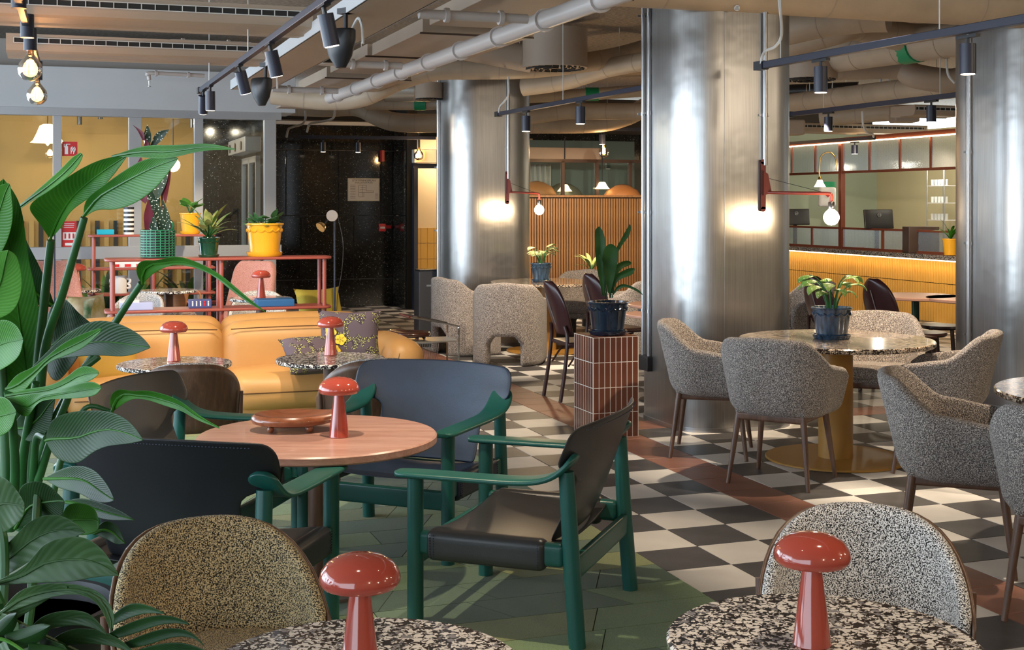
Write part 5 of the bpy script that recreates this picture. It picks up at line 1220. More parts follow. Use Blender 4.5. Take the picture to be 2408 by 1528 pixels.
MB().lathe([(0,0),(.062,0),(.062,.17),(.056,.17),(.054,.02),(0,.02)],24).build('body',MT['white'],v2)
for s in(-1,1): MB().tube(bez([(s*.062,0,.05),(s*.09,0,.05),(s*.095,0,.075),(s*.075,0,.09),(s*.095,0,.105),(s*.095,0,.135),(s*.062,0,.14)],5),.011,8).build('handle',MT['white'],v2)
v3=thing('terracotta_vase','ribbed terracotta vase with two big ring handles on the far shelf','vase',shp2(435,SH2c-.22)+Vector((.0,-.25,0)))
MB().lathe([(0,0),(.055,0),(.06,.03),(.09,.16),(.105,.26),(.098,.26),(.08,.16),(.0,.15)],28).build('body',MT['terrac'],v3)
for s in(-1,1): MB().tube([Vector((s*(.145+.072*math.cos(a)),0,.18+.075*math.sin(a))) for a in [q*math.pi/10 for q in range(20)]],.008,8,closed=True).build('ring_handle',MT['terrac'],v3)
# ---- pink armchairs
def pinkchair(label,loc,phi):
    t=thing('high_back_armchair',label,'armchair',(loc[0],loc[1],0),phi-R(90),'pink high back armchairs')
    rows=[]
    for j in range(11):
        q=j/10; z=.36+.70*q; w=.29-.05*q-(.06*max(0,(q-.85)/.15)**2)
        rows.append([Vector((w*x/6,-.22-.20*q+.03*abs(x/6)**3,z)) for x in range(-6,7)])
    MB().grid(rows).build('backrest',MT['pink'],t,solid=.08,sub=1)
    MB().rbox((0,.06,.36),(.58,.60,.14),.06,puff=.015).build('seat_cushion',MT['pink'],t)
    for s in(-1,1):
        MB().tube(bez([(s*.33,.30,0),(s*.33,.30,.30),(s*.33,.29,.52),(s*.33,.22,.58),(s*.33,-.02,.60),(s*.33,-.22,.60)],6),.018,10).build('arm_frame',MT['maroon'],t)
        MB().tube([(s*.33,-.22,.60),(s*.32,-.30,0)],.016,10).build('rear_leg',MT['maroon'],t)
        MB().rbox((s*.33,.02,.615),(.055,.30,.025),.012).build('arm_pad',MT['maroon'],t)
    MB().box((0,.0,.27),(.64,.03,.03)).build('cross_bar',MT['maroon'],t,smooth=False)
    return t
p0=pinkchair('pink high back armchair on the left, behind the big leaf stems',(-3.95,11.50),R(-46))
pk=dup(p0,(-2.80,13.05,0),R(250-90),'pink high back armchair on the right, behind the yellow pot'); pk.scale=(1,1,.93)
# ---- cushions
def cushion(label,c,size,rx,rz,mat,name='cushion'):
    n=14; th=size[1]
    def P(i,j,s):
        u=2*i/n-1; v=2*j/n-1; e=(1-u**4)*(1-v**4); k=1-.10*(1-u*u)*abs(v)**3-.0
        pin=1-.12*(1-abs(u)**2)*(abs(v)**4) ; pin2=1-.12*(1-abs(v)**2)*(abs(u)**4)
        return Vector((u*size[0]/2*pin2,s*th/2*e**.6,v*size[2]/2*pin))
    mb=MB(); mb.grid([[P(i,j,-1) for j in range(n+1)] for i in range(n+1)]); mb.grid([[P(i,j,1) for j in range(n+1)] for i in range(n+1)])
    o=mb.build(name,mat); o.location=c; o.rotation_euler=(rx,0,rz); return tag(o,label,'cushion')
def patterned():
    m,nt,b=newmat('flower_print'); vec=coords(nt); v=nt.nodes.new('ShaderNodeTexVoronoi'); v.inputs['Scale'].default_value=95; nt.links.new(vec,v.inputs['Vector'])
    dots=ramp(nt,v.outputs['Distance'],[(.30,(.50,.52,.16)),(.42,(.05,.035,.05))]); 
    n=noise(nt,vec,13,1); band=ramp(nt,n,[(.46,(0,0,0)),(.5,(1,1,1))]); base=mixc(nt,band,dots,(.10,.075,.095))
    nt.links.new(base,b.inputs['Base Color']); b.inputs['Roughness'].default_value=.9; return m
FL=patterned()
cc_=cushion('flower-printed purple and yellow cushion leaning on the right sofa arm',px(822,792,9.25),(.46,.16,.40),R(-14),TH+R(-14),FL)
# printed flowers lie on the cushion front
for k,(x,z) in enumerate([(-.13,.02),(-.06,-.03),(-.10,-.11),(-.16,-.09)]):
    mb=MB()
    for q in range(5):
        a=q*2*math.pi/5; mb.lathe([(0,.0),(.020,-.0)],10,(x+.022*math.cos(a),0,0)); 
        for vtx in mb.v[-20:]: 
            rx_,ry_=vtx.x-(x+.022*math.cos(a)),vtx.y; vtx.x=x+.022*math.cos(a)+rx_; vtx.z=z+.022*math.sin(a)+ry_; vtx.y=-.086
    mb.build('printed_flower',M('flower_yellow%d'%k,(.75,.55,.05),.9),cc_,smooth=False,solid=.003)
cushion('yellow cushion showing behind the blue book on the far sofa',px(752,722,11.3),(.46,.15,.36),R(-20),TH+R(20),M('yellow_cloth',(.50,.38,.05),.9))
cushion('olive patterned cushion lying low behind the sofa table on the right',px(735,835,9.05),(.42,.15,.34),R(-50),TH+R(10),FL)
ot=thing('ottoman','tan leather ottoman under the yellow cushion behind the shelf','ottoman',(-1.70,11.38,0),TH); MB().rbox((0,0,.26),(.55,.5,.38),.08,puff=.02).build('cushion_block',MT['tan'],ot)
for x in(-.2,.2):
    for y in(-.18,.18): MB().cyl((x,y,0),(x,y,.10),.015,n=8).build('foot',MT['black'],ot)
def stool(label,loc):
    t=thing('low_stool',label,'stool',(loc[0],loc[1],0),0,'dark low stools'); MB().lathe([(0,.43),(.17,.43),(.185,.445),(.18,.465),(0,.47)],28).build('seat',MT['burgw'],t)
    for a in range(4): q=a*math.pi/2+.4; MB().tube([(.17*math.cos(q),.17*math.sin(q),0),(.13*math.cos(q),.13*math.sin(q),.435)],.013,8).build('leg',MT['burgw'],t)
    MB().tube([Vector((.15*math.cos(q),.15*math.sin(q),.2)) for q in [k*math.pi/10 for k in range(20)]],.008,6,closed=True).build('foot_ring',MT['burgw'],t)
stool('dark round stool under the bistro tables, farther one',(3.95,11.85)); stool('dark round stool under the bistro tables, nearer one',(3.60,11.22))
lf=leafmat('leaf_print',(.62,.55,.42),(.30,.24,.05),sc=9)
cushion('white and yellow leaf print cushion on the far sofa, left',px(206,733,11.2),(.38,.14,.30),R(-12),TH+R(35),lf)
cushion('cream and green leaf print cushion behind the leaf stems',px(172,735,11.15),(.36,.14,.26),R(-15),TH-R(20),leafmat('leaf_print_b',(.70,.66,.52),(.08,.20,.10),sc=9))
cushion('mustard cushion in the left corner of the front sofa',px(255,850,9.0),(.46,.16,.36),R(-22),TH+R(15),M('mustard_cloth',(.38,.22,.03),.9))
# ---- carved turtle dishes
def dish(label,loc,rz,mat,s=1.0):
    t=thing('carved_wooden_dish',label,'dish',loc,rz,'carved wooden dishes')
    def out(a):   # leaf-shaped outline, pointed at +x
        r=.150; x=r*math.cos(a)*1.10; y=r*.88*math.sin(a)
        if math.cos(a)>.5: x+= .055*((math.cos(a)-.5)/.5)**2
        return x,y
    n=48; rings=[(0,.052),(.35,.050),(.62,.056),(.80,.066),(.92,.070),(1.0,.060),(1.02,.048),(.97,.034),(.80,.026),(0,.024)]
    rows=[[Vector((out(2*math.pi*k/n)[0]*q*s,out(2*math.pi*k/n)[1]*q*s,z*s+.012*s*(max(0,math.cos(2*math.pi*k/n))**6)*q)) for k in range(n)] for q,z in rings]
    MB().grid(rows,cv=True).build('bowl',mat,t)
    for x,y in((.08,.07),(.08,-.07),(-.08,.07),(-.08,-.07)): MB().lathe([(0,0),(.010,.002),(.016,.012),(.015,.022),(.010,.030),(0,.03)],14,(x*s,y*s,0)).build('foot',mat,t)
    return t
d0=dish('carved wooden dish with ball feet on the round wooden table',(-.935,5.45,.6302),R(6),MT['bowl'],1.0)
# ---- chrome trolley
tr_=thing('chrome_trolley','chrome wire trolley with mesh basket beside the tan sofa','trolley',px(990,900,10.9)*1,0); Lc=px(985,800,10.9); tr_.location=(Lc.x,Lc.y,0); tr_.rotation_euler=(0,0,TH)
zt3=.425
for s in(-1,1):
    MB().tube(bez([(.30,s*.17,0.02),(.30,s*.17,zt3),(.30,s*.17,zt3+.10),(.27,s*.17,zt3+.13),(0,s*.17,zt3+.19),(-.12,s*.17,zt3+.21)],5),.008,8).build('side_frame',MT['chrome'],tr_); MB().tube([(-.30,s*.17,.02),(-.30,s*.17,zt3)],.008,8).build('leg',MT['chrome'],tr_)
MB().box((0,0,zt3),(.60,.34,.012)).build('tray',MT['galv'],tr_,smooth=False)
mb=MB()
for k in range(14): mb.tube([(-.12+k*.02,-.12,zt3-.02),(-.09+k*.014,-.08,.12)],.0015,4); mb.tube([(-.12+k*.02,-.12,zt3-.02),(-.14+k*.02,-.09,.12)],.0015,4)
mb.build('mesh_basket',MT['chrome'],tr_)
MB().tube([(-.12,-.17,zt3+.21),(-.12,.17,zt3+.21)],.012,8).build('handle',MT['maroon'],tr_)
dd=copytree(d0); dd.location=(Lc.x-.06,Lc.y,zt3+.0065); dd.rotation_euler=(0,0,R(160)); dd['label']='dark carved wooden dish on the chrome trolley'
for c in dd.children: c.data=c.data.copy(); c.data.materials[0]=MT['bowl_d']
# ---- waste bin
p=gp(1001,796); bn=thing('waste_bin','tall dark grey waste bin left of the barrel chairs','bin',(p.x,p.y+.1,0),TH)
MB().rbox((0,0,.40),(.24,.24,.78),.015).build('body',M('grey_bin',(.055,.056,.062),.5),bn); MB().box((0,0,.795),(.22,.22,.02)).build('lid',MT['black'],bn,smooth=False); MB().box((.0,-.122,.62),(.06,.003,.02)).build('mark',MT['alu'],bn,smooth=False)
# ---- floor lamps
fx=px(787,700,11.0); fl_=thing('floor_lamp','thin black floor lamp with two small brass discs before the granite wall','lamp',(fx.x,fx.y,0))
MB().cyl((0,0,0),(0,0,1.52),.008,n=10).build('pole',MT['navy'],fl_); MB().lathe([(0,0),(.13,0),(.13,.015),(0,.018)],28).build('base',MT['black'],fl_)
c=px(781,507,10.96)-Vector(fl_.location); MB().tube([c+Vector((0,-.012,0)),c+Vector((0,.012,0))],.048,28).build('disc_shade',M('satin_brass',(.50,.41,.33),.5,.3),fl_)
c=px(762,527,10.96)-Vector(fl_.location); d_=Vector((-.5,-.5,-.5)).normalized(); MB().tube([c,c+d_*.02,c+d_*.05],[.015,.040,.046],24).build('cone_shade',MT['brass'],fl_); MB().tube([c,Vector((0,0,1.50))],.006,6).build('arm',MT['black'],fl_)
MB().tube(bez([(.02,.0,1.5),(.07,0,1.25),(.06,0,1.0),(.02,0,.75),(.015,0,.3)],5),.003,5).build('cable',MT['black'],fl_)
fx=px(128,600,9.0); f2=thing('floor_lamp','thin black floor lamp pole among the leaf stems on the left','lamp',(fx.x,fx.y,0)); MB().cyl((0,0,0),(0,0,1.45),.007,n=8).build('pole',MT['navy'],f2); MB().lathe([(0,0),(.12,0),(.12,.012),(0,.015)],24).build('base',MT['black'],f2); MB().lathe([(.01,1.45),(.05,1.44),(.06,1.41)],20).build('shade',MT['brass'],f2)
# ================================================================== PLANTS
def resample(pts,n):
    P=bez([Vector((p[0],p[1],0)) for p in pts],10); d=[0]
    for k in range(1,len(P)): d.append(d[-1]+(P[k]-P[k-1]).length)
    out=[]
    for q in range(n+1):
        s=d[-1]*q/n; k=1
        while k<len(P)-1 and d[k]<s: k+=1
        t=(s-d[k-1])/max(1e-9,d[k]-d[k-1]); out.append(lerp(P[k-1],P[k],max(0,min(1,t))))
    return out
def leafshape(up,lo,Y0,Y1,fold=.25,mid=None,n=12,bow=0.0,wave=0.0):
    U=resample(up,n);L=resample(lo,n); Mi=resample(mid,n) if mid else [(a+b)/2 for a,b in zip(U,L)]
    rows=[]
    for k in range(n+1):
        t=k/n; Y=lerp(Y0,Y1,t)+bow*math.sin(math.pi*t)
        u,l,m=U[k],L[k],Mi[k]; hu=(u-m).length*Y/F; hl=(l-m).length*Y/F
        row=[]
        for f in (0,.3,.65,1):      # from up edge to midrib
            p=lerp(u,m,f); row.append(px(p.x,p.y,Y-fold*hu*(1-f)**1.3+wave*hu*math.sin(t*17)*(1-f)))
        for f in (.35,.7,1):
            p=lerp(m,l,f); row.append(px(p.x,p.y,Y-fold*hl*f**1.3+wave*hl*math.sin(t*15+1)*f))
        rows.append(row)
    return rows
def veinrib(mb_rows): return [r[3] for r in mb_rows]
def leafuv(me,m,n):
    ul=me.uv_layers.new(name='UVMap'); S7=[0,.15,.33,.5,.68,.85,1.0] if n==7 else [k/(n-1) for k in range(n)]
    for lp in me.loops: i=lp.vertex_index%(m*n); ul.data[lp.index].uv=((i//n)/(m-1),S7[i%n])
def bigleaf(plant,up,lo,Y0,Y1,mat,fold=.3,mid=None,bow=0,wave=.08,rib=True,n=12):
    rows=leafshape(up,lo,Y0,Y1,fold,mid,n,bow,wave); off=Vector(plant.location)
    # fine cross-vein corrugation
    mb=MB(); mb.grid([[p-off for p in r] for r in rows]); o=mb.build('leaf',mat,plant,solid=.0016,sub=2); leafuv(o.data,len(rows),len(rows[0]))
    if rib:
        R_=[r[3]-off+Vector((0,-.002,0)) for r in rows]; MB().tube(R_,[.0042*(1-.8*k/len(R_)) for k in range(len(R_))],6).build('midrib',MT['leafA'] if mat!=MT['leafM'] else MT['leafM'],o)
    return o
def stalk(plant,pts,r0,r1,mat='stem'):
    off=Vector(plant.location); P=bez([px(x,y,Y) for x,y,Y in pts],8); n=len(P); MB().tube([p-off for p in P],[lerp(r0,r1,k/(n-1)) for k in range(n)],10).build('leaf_stalk',MT[mat],plant)
SP=thing('strelitzia_plant','large plant with broad bright green paddle leaves filling the left edge','plant',(-1.42,3.75,0.003))
A_,D_,Lm=MT['leafA'],MT['leafD'],MT['leafL']
# pot (below the frame)
pot=thing('planter','dark planter that holds the large paddle-leaf plant at the lower left','planter',(-1.42,3.75,.003))
MB().lathe([(0,0),(.20,0),(.22,.03),(.26,.40),(.265,.42),(.245,.42),(.235,.36),(0,.36)],36).build('pot_body',MT['black'],pot); MB().lathe([(0,.365),(.233,.365)],24).build('soil',MT['soil'],pot)
# --- stalks
B0=(40,1245)
for pts,r0,r1 in [([(70,1240,3.75),(85,900,3.7),(105,700,3.65),(120,565,3.6)],.016,.011),([(78,1245,3.72),(100,860,3.6),(150,680,3.5),(198,512,3.45)],.015,.010),([(60,1245,3.7),(120,1000,3.55),(272,757,3.45),(332,666,3.4)],.013,.009),
   ([(30,1240,3.8),(40,1000,3.8),(30,800,3.8),(20,600,3.8)],.016,.012),([(10,1250,3.7),(15,1100,3.7),(8,950,3.7),(0,800,3.7)],.016,.014),([(50,1245,3.65),(52,1100,3.62),(70,980,3.55),(85,900,3.5)],.015,.010),
   ([(90,1130,3.5),(118,1040,3.45),(150,960,3.4),(185,880,3.4),(232,838,3.4)],.012,.009),([(120,1180,3.3),(150,1060,3.3),(200,960,3.3),(265,967,3.3)],.010,.005),([(66,1240,3.6),(78,1120,3.5),(86,1030,3.4),(108,1030,3.3)],.012,.008),([(25,1245,3.55),(35,1120,3.5),(30,1000,3.45),(18,920,3.4)],.014,.010)]: stalk(SP,pts,r0,r1)
for x,Y in ((5,3.9),(22,3.85),(46,3.95),(60,3.9)): stalk(SP,[(x,1245,Y),(x+4,1120,Y),(x+10,1000,Y),(x+14,880,Y)],.014,.012)
# --- upper leaves
bigleaf(SP,[(118,563),(85,515),(62,482),(110,452),(170,408),(235,375),(300,363)],[(118,563),(148,530),(165,498),(215,462),(250,432),(275,402),(300,366)],3.6,3.3,A_,.35,[(118,563),(135,520),(165,470),(205,432),(250,398),(300,365)],wave=.03)
bigleaf(SP,[(0,512),(50,478),(95,440),(140,400),(175,364),(190,358)],[(0,530),(60,482),(105,456),(150,424),(185,390),(196,364)],3.7,3.4,Lm,.2,wave=.0)
bigleaf(SP,[(197,505),(200,470),(240,438),(290,402),(340,374),(400,366),(419,371)],[(198,512),(228,492),(270,494),(320,477),(360,448),(392,412),(418,376)],3.45,3.15,A_,.35,[(197,508),(232,465),(272,440),(318,415),(365,392),(418,373)],wave=.03)
bigleaf(SP,[(265,366),(310,350),(350,341),(385,341),(430,340),(490,337),(554,350)],[(265,370),(320,369),(365,373),(400,373),(425,366),(485,354),(554,352)],3.3,3.0,A_,.5,wave=.02)
bigleaf(SP,[(80,1010),(-20,860),(-60,700),(-70,560),(-40,460),(8,420)],[(84,1010),(108,850),(88,700),(64,590),(58,520),(38,452),(8,420)],3.8,3.55,A_,.3,[(80,1010),(60,850),(40,700),(25,580),(10,480),(8,420)],wave=.03)
bigleaf(SP,[(-60,770),(-50,680),(-35,620),(-5,592),(20,588)],[(-60,775),(-10,752),(28,735),(48,700),(52,650),(38,596),(20,588)],3.55,3.35,Lm,.25,[(-60,772),(-30,720),(0,670),(12,620),(20,588)],wave=.02)
bigleaf(SP,[(-80,800),(-30,765),(10,750),(40,766),(54,795)],[(-80,900),(-20,880),(20,860),(46,836),(55,800)],3.6,3.4,A_,.3,wave=.02)
bigleaf(SP,[(-70,560),(-40,480),(-10,440),(20,430)],[(-60,640),(0,600),(30,520),(25,436)],3.6,3.5,A_,.2,wave=.02)
# narrow drooping leaf
bigleaf(SP,[(334,668),(318,640),(326,610),(360,614),(410,602),(450,611),(510,640),(560,680),(600,714),(624,732)],[(336,668),(352,650),(376,634),(412,622),(452,628),(500,648),(548,686),(590,716),(624,733)],3.4,3.1,A_,.5,wave=.05,n=16)
# mid leaves
bigleaf(SP,[(30,905),(70,868),(110,828),(150,790),(215,754),(270,757),(315,777),(347,802),(354,816)],[(30,910),(60,905),(90,872),(118,848),(150,842),(190,838),(240,836),(300,838),(354,818)],3.45,3.15,MT['leafD'],.3,[(30,908),(70,888),(110,848),(160,818),(240,803),(354,817)],wave=.03,n=14)
bigleaf(SP,[(15,910),(40,880),(80,862),(110,838),(150,806),(200,782),(238,770)],[(15,918),(50,925),(85,885),(115,852),(150,838),(200,815),(238,778)],3.35,3.15,A_,.3,wave=.05,n=14)
bigleaf(SP,[(15,928),(60,915),(120,905),(165,880),(185,862),(212,860),(233,874)],[(15,932),(70,930),(130,922),(180,905),(215,895),(232,880)],3.35,3.1,A_,.3,wave=.05)
bigleaf(SP,[(15,934),(70,925),(130,918),(190,900),(220,896),(238,908)],[(15,940),(60,985),(90,945),(140,938),(190,936),(232,928),(239,912)],3.3,3.05,A_,.3,wave=.04)
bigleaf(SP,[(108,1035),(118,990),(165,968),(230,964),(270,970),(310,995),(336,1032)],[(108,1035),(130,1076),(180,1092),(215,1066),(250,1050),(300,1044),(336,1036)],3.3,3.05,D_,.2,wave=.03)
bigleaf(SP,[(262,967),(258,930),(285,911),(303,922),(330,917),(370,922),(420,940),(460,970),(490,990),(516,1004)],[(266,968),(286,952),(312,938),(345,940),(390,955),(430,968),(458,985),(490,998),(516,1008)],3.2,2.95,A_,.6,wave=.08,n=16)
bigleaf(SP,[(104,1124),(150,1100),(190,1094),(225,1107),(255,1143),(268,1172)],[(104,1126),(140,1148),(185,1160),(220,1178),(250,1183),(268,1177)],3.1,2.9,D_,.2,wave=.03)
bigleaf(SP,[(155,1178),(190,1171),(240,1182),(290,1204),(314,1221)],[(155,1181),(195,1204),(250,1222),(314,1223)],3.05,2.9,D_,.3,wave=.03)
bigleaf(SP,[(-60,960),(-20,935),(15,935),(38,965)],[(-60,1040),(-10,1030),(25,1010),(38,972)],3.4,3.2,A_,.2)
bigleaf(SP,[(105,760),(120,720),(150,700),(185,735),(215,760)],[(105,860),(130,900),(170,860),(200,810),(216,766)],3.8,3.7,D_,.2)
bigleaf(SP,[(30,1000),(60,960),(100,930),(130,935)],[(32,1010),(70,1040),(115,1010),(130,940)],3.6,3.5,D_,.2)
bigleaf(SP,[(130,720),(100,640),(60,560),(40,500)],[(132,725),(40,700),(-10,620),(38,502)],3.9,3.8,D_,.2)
# --- monstera
MP=thing('monstera_plant','plant with large split leaves in the lower left corner','plant',(-1.32,2.85,.003))
pot2=thing('planter','dark planter that holds the split-leaf plant at the bottom left corner','planter',(-1.32,2.85,.003)); MB().lathe([(0,0),(.17,0),(.20,.30),(.205,.32),(.185,.32),(.175,.27),(0,.27)],32).build('pot_body',MT['black'],pot2); MB().lathe([(0,.275),(.175,.275)],24).build('soil',MT['soil'],pot2)
def monleaf(mid,lobes,Y0,Y1,mat='leafM'):
    """mid: midrib pixels; lobes: (t0,t1,tip_x,tip_y,width) fingers leaving the midrib between t0 and t1"""
    off=Vector(MP.location); Mi=resample(mid,20); mb=MB()
    def D(t): return lerp(Y0,Y1,t)
    for t0,t1,tx,ty,dy in lobes:
        a=Mi[int(round(t0*20))]; b=Mi[int(round(t1*20))]; tip=Vector((tx,ty,0)); c=(a+b)/2; dr=(tip-c); nn=Vector((-dr.y,dr.x,0)).normalized(); w=abs((b-a).dot(nn))/2; rows=[]
        sg=1 if (b-a).dot(nn)>0 else -1
        for k in range(9):
            q=k/8; ctr=lerp(c,tip,q)+nn*dr.length*.05*math.sin(math.pi*q); ww=w*(1.08*math.sqrt(max(0,1-q**3.2))+.02)*(1+.10*math.sin(math.pi*q)); Y=D((t0+t1)/2)-dy*q*q
            rows.append([px(ctr.x+nn.x*ww*s*sg,ctr.y+nn.y*ww*s*sg,Y+.012*abs(s)) -off for s in (-1,-.5,0,.5,1)])
        mb.grid(rows)
    o=mb.build('leaf',MT[mat],MP,solid=.0016,sub=1)
    MB().tube([px(p.x,p.y,D(k/20))-off+Vector((0,-.004,0)) for k,p in enumerate(Mi)],[.005*(1-.7*k/20) for k in range(21)],6).build('midrib',MT['leafL'],o)
def monstalk(pts,r=.010):
    off=Vector(MP.location); MB().tube([p-off for p in bez([px(x,y,Y) for x,y,Y in pts],6)],r,8).build('leaf_stalk',MT['stem'],MP)
bigleaf(MP,[(-60,1180),(-20,1120),(15,1125),(45,1160),(58,1185)],[(-60,1270),(-10,1262),(30,1240),(55,1215),(58,1190)],2.75,2.65,MT['leafM'],.2,wave=.12)
bigleaf(MP,[(35,1240),(45,1150),(80,1130),(115,1140),(150,1175)],[(38,1245),(80,1228),(120,1232),(145,1220),(152,1180)],2.9,2.8,MT['leafD'],.2,wave=.06)
bigleaf(MP,[(140,1240),(155,1190),(190,1182),(222,1195),(232,1225)],[(142,1245),(175,1256),(205,1258),(230,1248),(233,1228)],2.9,2.85,MT['leafA'],.2,wave=.04)
bigleaf(MP,[(-50,1330),(20,1275),(70,1225),(120,1208),(165,1220),(200,1250)],[(-50,1380),(20,1350),(70,1320),(120,1290),(165,1268),(200,1252)],2.75,2.65,MT['leafM'],.25,wave=.05)
bigleaf(MP,[(-20,1372),(60,1330),(100,1280),(150,1262),(200,1262),(245,1295),(280,1352)],[(-20,1378),(60,1372),(120,1370),(170,1368),(230,1356),(280,1354)],2.62,2.52,MT['leafM'],.25,wave=.04)
bigleaf(MP,[(220,1250),(245,1225),(275,1235),(294,1275)],[(222,1256),(250,1268),(275,1280),(294,1278)],2.9,2.85,MT['leafD'],.2)
def stripleaf(strips,Y,mat,rib=None):
    off=Vector(MP.location); mb=MB()
    for k,(up,lo) in enumerate(strips):
        rows=leafshape(up,lo,Y,Y-.08,.3,None,8,0,.03); mb.grid([[p-off for p in r] for r in rows])
    o=mb.build('leaf',MT[mat],MP,solid=.0016,sub=1); ul=o.data.uv_layers.new(name='UVMap')
    for lp in o.data.loops: i=lp.vertex_index%63; ul.data[lp.index].uv=((i//7)/8*.4,(i%7)/6)
    if rib: MB().tube([px(x,y,Y-.01)-off for x,y in rib],.004,6).build('midrib',MT['leafM'],o)
stripleaf([([(20,1440),(60,1400),(110,1380),(160,1378)],[(40,1455),(80,1430),(120,1405),(160,1382)]),([(70,1480),(95,1450),(150,1435),(210,1440),(252,1490)],[(90,1490),(120,1478),(170,1470),(215,1475),(252,1494)]),([(120,1505),(160,1480),(220,1478),(280,1500),(312,1530)],[(140,1520),(190,1515),(240,1515),(285,1525),(312,1535)]),([(-20,1445),(0,1440),(20,1445),(45,1465)],[(-20,1500),(0,1530),(20,1540),(50,1530)]),([(45,1465),(60,1470),(85,1485)],[(45,1560),(75,1570),(110,1560)]),([(85,1485),(110,1500),(150,1515)],[(90,1560),(130,1580),(190,1570)])],2.5,'leafM',[(-20,1425),(20,1450),(80,1483),(150,1516),(200,1540)])
bigleaf(MP,[(0,1440),(50,1385),(130,1370),(200,1378),(245,1400),(272,1450),(262,1485)],[(0,1446),(60,1425),(130,1402),(190,1398),(230,1420),(250,1460),(260,1485)],2.47,2.38,MT['leafM'],.3,wave=.03)
stripleaf([([(262,1448),(300,1420),(340,1420),(388,1441)],[(258,1475),(300,1455),(345,1442),(388,1444)]),([(250,1492),(300,1465),(370,1445),(420,1452),(446,1466)],[(256,1505),(310,1492),(380,1468),(430,1466),(446,1469)]),([(275,1518),(340,1490),(400,1475),(450,1485),(480,1517)],[(285,1528),(350,1516),(410,1497),(460,1501),(480,1520)]),([(290,1540),(360,1516),(430,1510),(492,1532)],[(290,1570),(400,1556),(492,1548)])],2.45,'leafD')
monleaf([(-80,1520),(0,1500),(60,1530),(120,1570)],[(.1,.4,40,1440,.03),(.3,.6,120,1470,.03),(.5,.9,170,1540,.02)],2.35,2.30,'leafD')
for pts in [[(-30,1700,2.85),(0,1500,2.7),(10,1300,2.7),(-10,1190,2.72)],[(-20,1700,2.85),(60,1500,2.75),(80,1300,2.8),(90,1160,2.85)],[(-10,1700,2.8),(20,1500,2.6),(0,1420,2.52),(-20,1374,2.6)],[(0,1700,2.8),(120,1600,2.6),(200,1556,2.46),(230,1550,2.45)]]: monstalk(pts)
# ------------------------------------------------------------------ potted plants
def potted(name,label,loc,r,h,potmat,saucer=True,scallop=True,flare=1.25):
    t=thing(name,label,'potted plant',loc)
    rb=r/flare; sh=.13*h if saucer else 0
    MB().lathe([(0,.006),(rb,.006),(rb*1.01,.02),(lerp(rb,r,.80),h*.80),(lerp(rb,r,.82),h*.81),(r*1.0,h*.93),(r*1.06,h*.94),(r*1.08,h*.97),(r*1.06,h),(r*.97,h),(r*.93,h*.9),(0,h*.9)],40).build('pot',potmat,t)
    if saucer: MB().lathe([(0,0),(rb*1.12,0),(rb*1.22,.012),(rb*1.25,sh),(rb*1.19,sh),(rb*1.12,.02),(0,.02)],40).build('saucer',potmat,t)
    if scallop:
        mb=MB(); n=14
        for k in range(n):
            a0=2*math.pi*k/n; pts=[]
            for q in range(6): a=a0+2*math.pi/n*q/5; rr=lerp(rb,r,.74)*1.02; pts.append(Vector((rr*math.cos(a),rr*math.sin(a),h*(.82-.07*math.sin(math.pi*q/5)))))
            mb.tube(pts,.006*r/.1,5)
        mb.build('scalloped_relief',potmat,t)
    MB().lathe([(0,h*.915),(r*.93,h*.905)],24).build('soil',MT['soil'],t)
    return t
def pl(t,base,yaw,el,L,w,mat,droop=.5,curl=.15,twist=0,stem=.0,shape='lance',n=9,r=None,pw=1.3):
    """arching leaf part: starts at base (local), leaves at yaw/elevation and droops"""
    p=Vector(base); d=Vector((math.cos(yaw)*math.cos(el),math.sin(yaw)*math.cos(el),math.sin(el))); P=[p.copy()]; Ds=[d.copy()]
    tot=L+stem; st=tot/n
    for k in range(n):
        e=el-droop*((k+.5)/n)**pw*1.6; d=Vector((math.cos(yaw)*math.cos(e),math.sin(yaw)*math.cos(e),math.sin(e))); p=p+d*st; P.append(p.copy()); Ds.append(d.copy())
    side=Vector((-math.sin(yaw),math.cos(yaw),0)); rows=[]; k0=int(round(n*stem/tot))
    for k in range(k0,n+1):
        q=(k-k0)/(n-k0); ww={'lance':math.sin(math.pi*min(1,q**.75*.97+.03))**.8,'ovate':math.sin(math.pi*min(1,q**.62*.97+.03))**.75,'strap':min(1,q*6+.15)*(1-q**4)**.6}[shape]*w/2
        up=side.cross(Ds[k]); sd=(side*math.cos(twist*q)+up*math.sin(twist*q)); 
        rows.append([P[k]+sd*ww*s-up*(-curl)*ww*abs(s)**1.5 for s in (-1,-.5,0,.5,1)])
    o=MB().grid(rows).build('leaf',mat,t,solid=.0014,sub=1)
    if stem>0: MB().tube(P[:k0+2],(r or .004),6).build('leaf_stalk',MT['stem'],o)
    return o
# 1 aspidistra on pedestal
zt=ph_+.0065
t=potted('potted_aspidistra','dark navy glazed pot with upright strap leaves on the tiled pedestal',(cpos.x+.01,cpos.y-.02,zt),.135,.225,MT['bluepot'])
h=.20; Yp=cpos.y
def pxleaf(t,up,lo,Y0,Y1,mat,fold=.3,**k): return bigleaf(t,up,lo,Y0,Y1,mat,fold,rib=False,**k)
AS=MT['leafD']
pxleaf(t,[(1420,690),(1405,640),(1398,560),(1402,532),(1408,532)],[(1424,690),(1422,640),(1424,580),(1420,548),(1410,532)],Yp,Yp-.02,AS)
pxleaf(t,[(1430,690),(1416,620),(1420,585),(1435,571),(1448,580)],[(1436,690),(1448,640),(1455,600),(1452,582),(1448,580)],Yp-.05,Yp-.08,AS,.15)
pxleaf(t,[(1445,590),(1455,572),(1468,548),(1476,534),(1480,527)],[(1450,600),(1462,578),(1478,556),(1484,538),(1482,527)],Yp+.03,Yp+.05,AS)
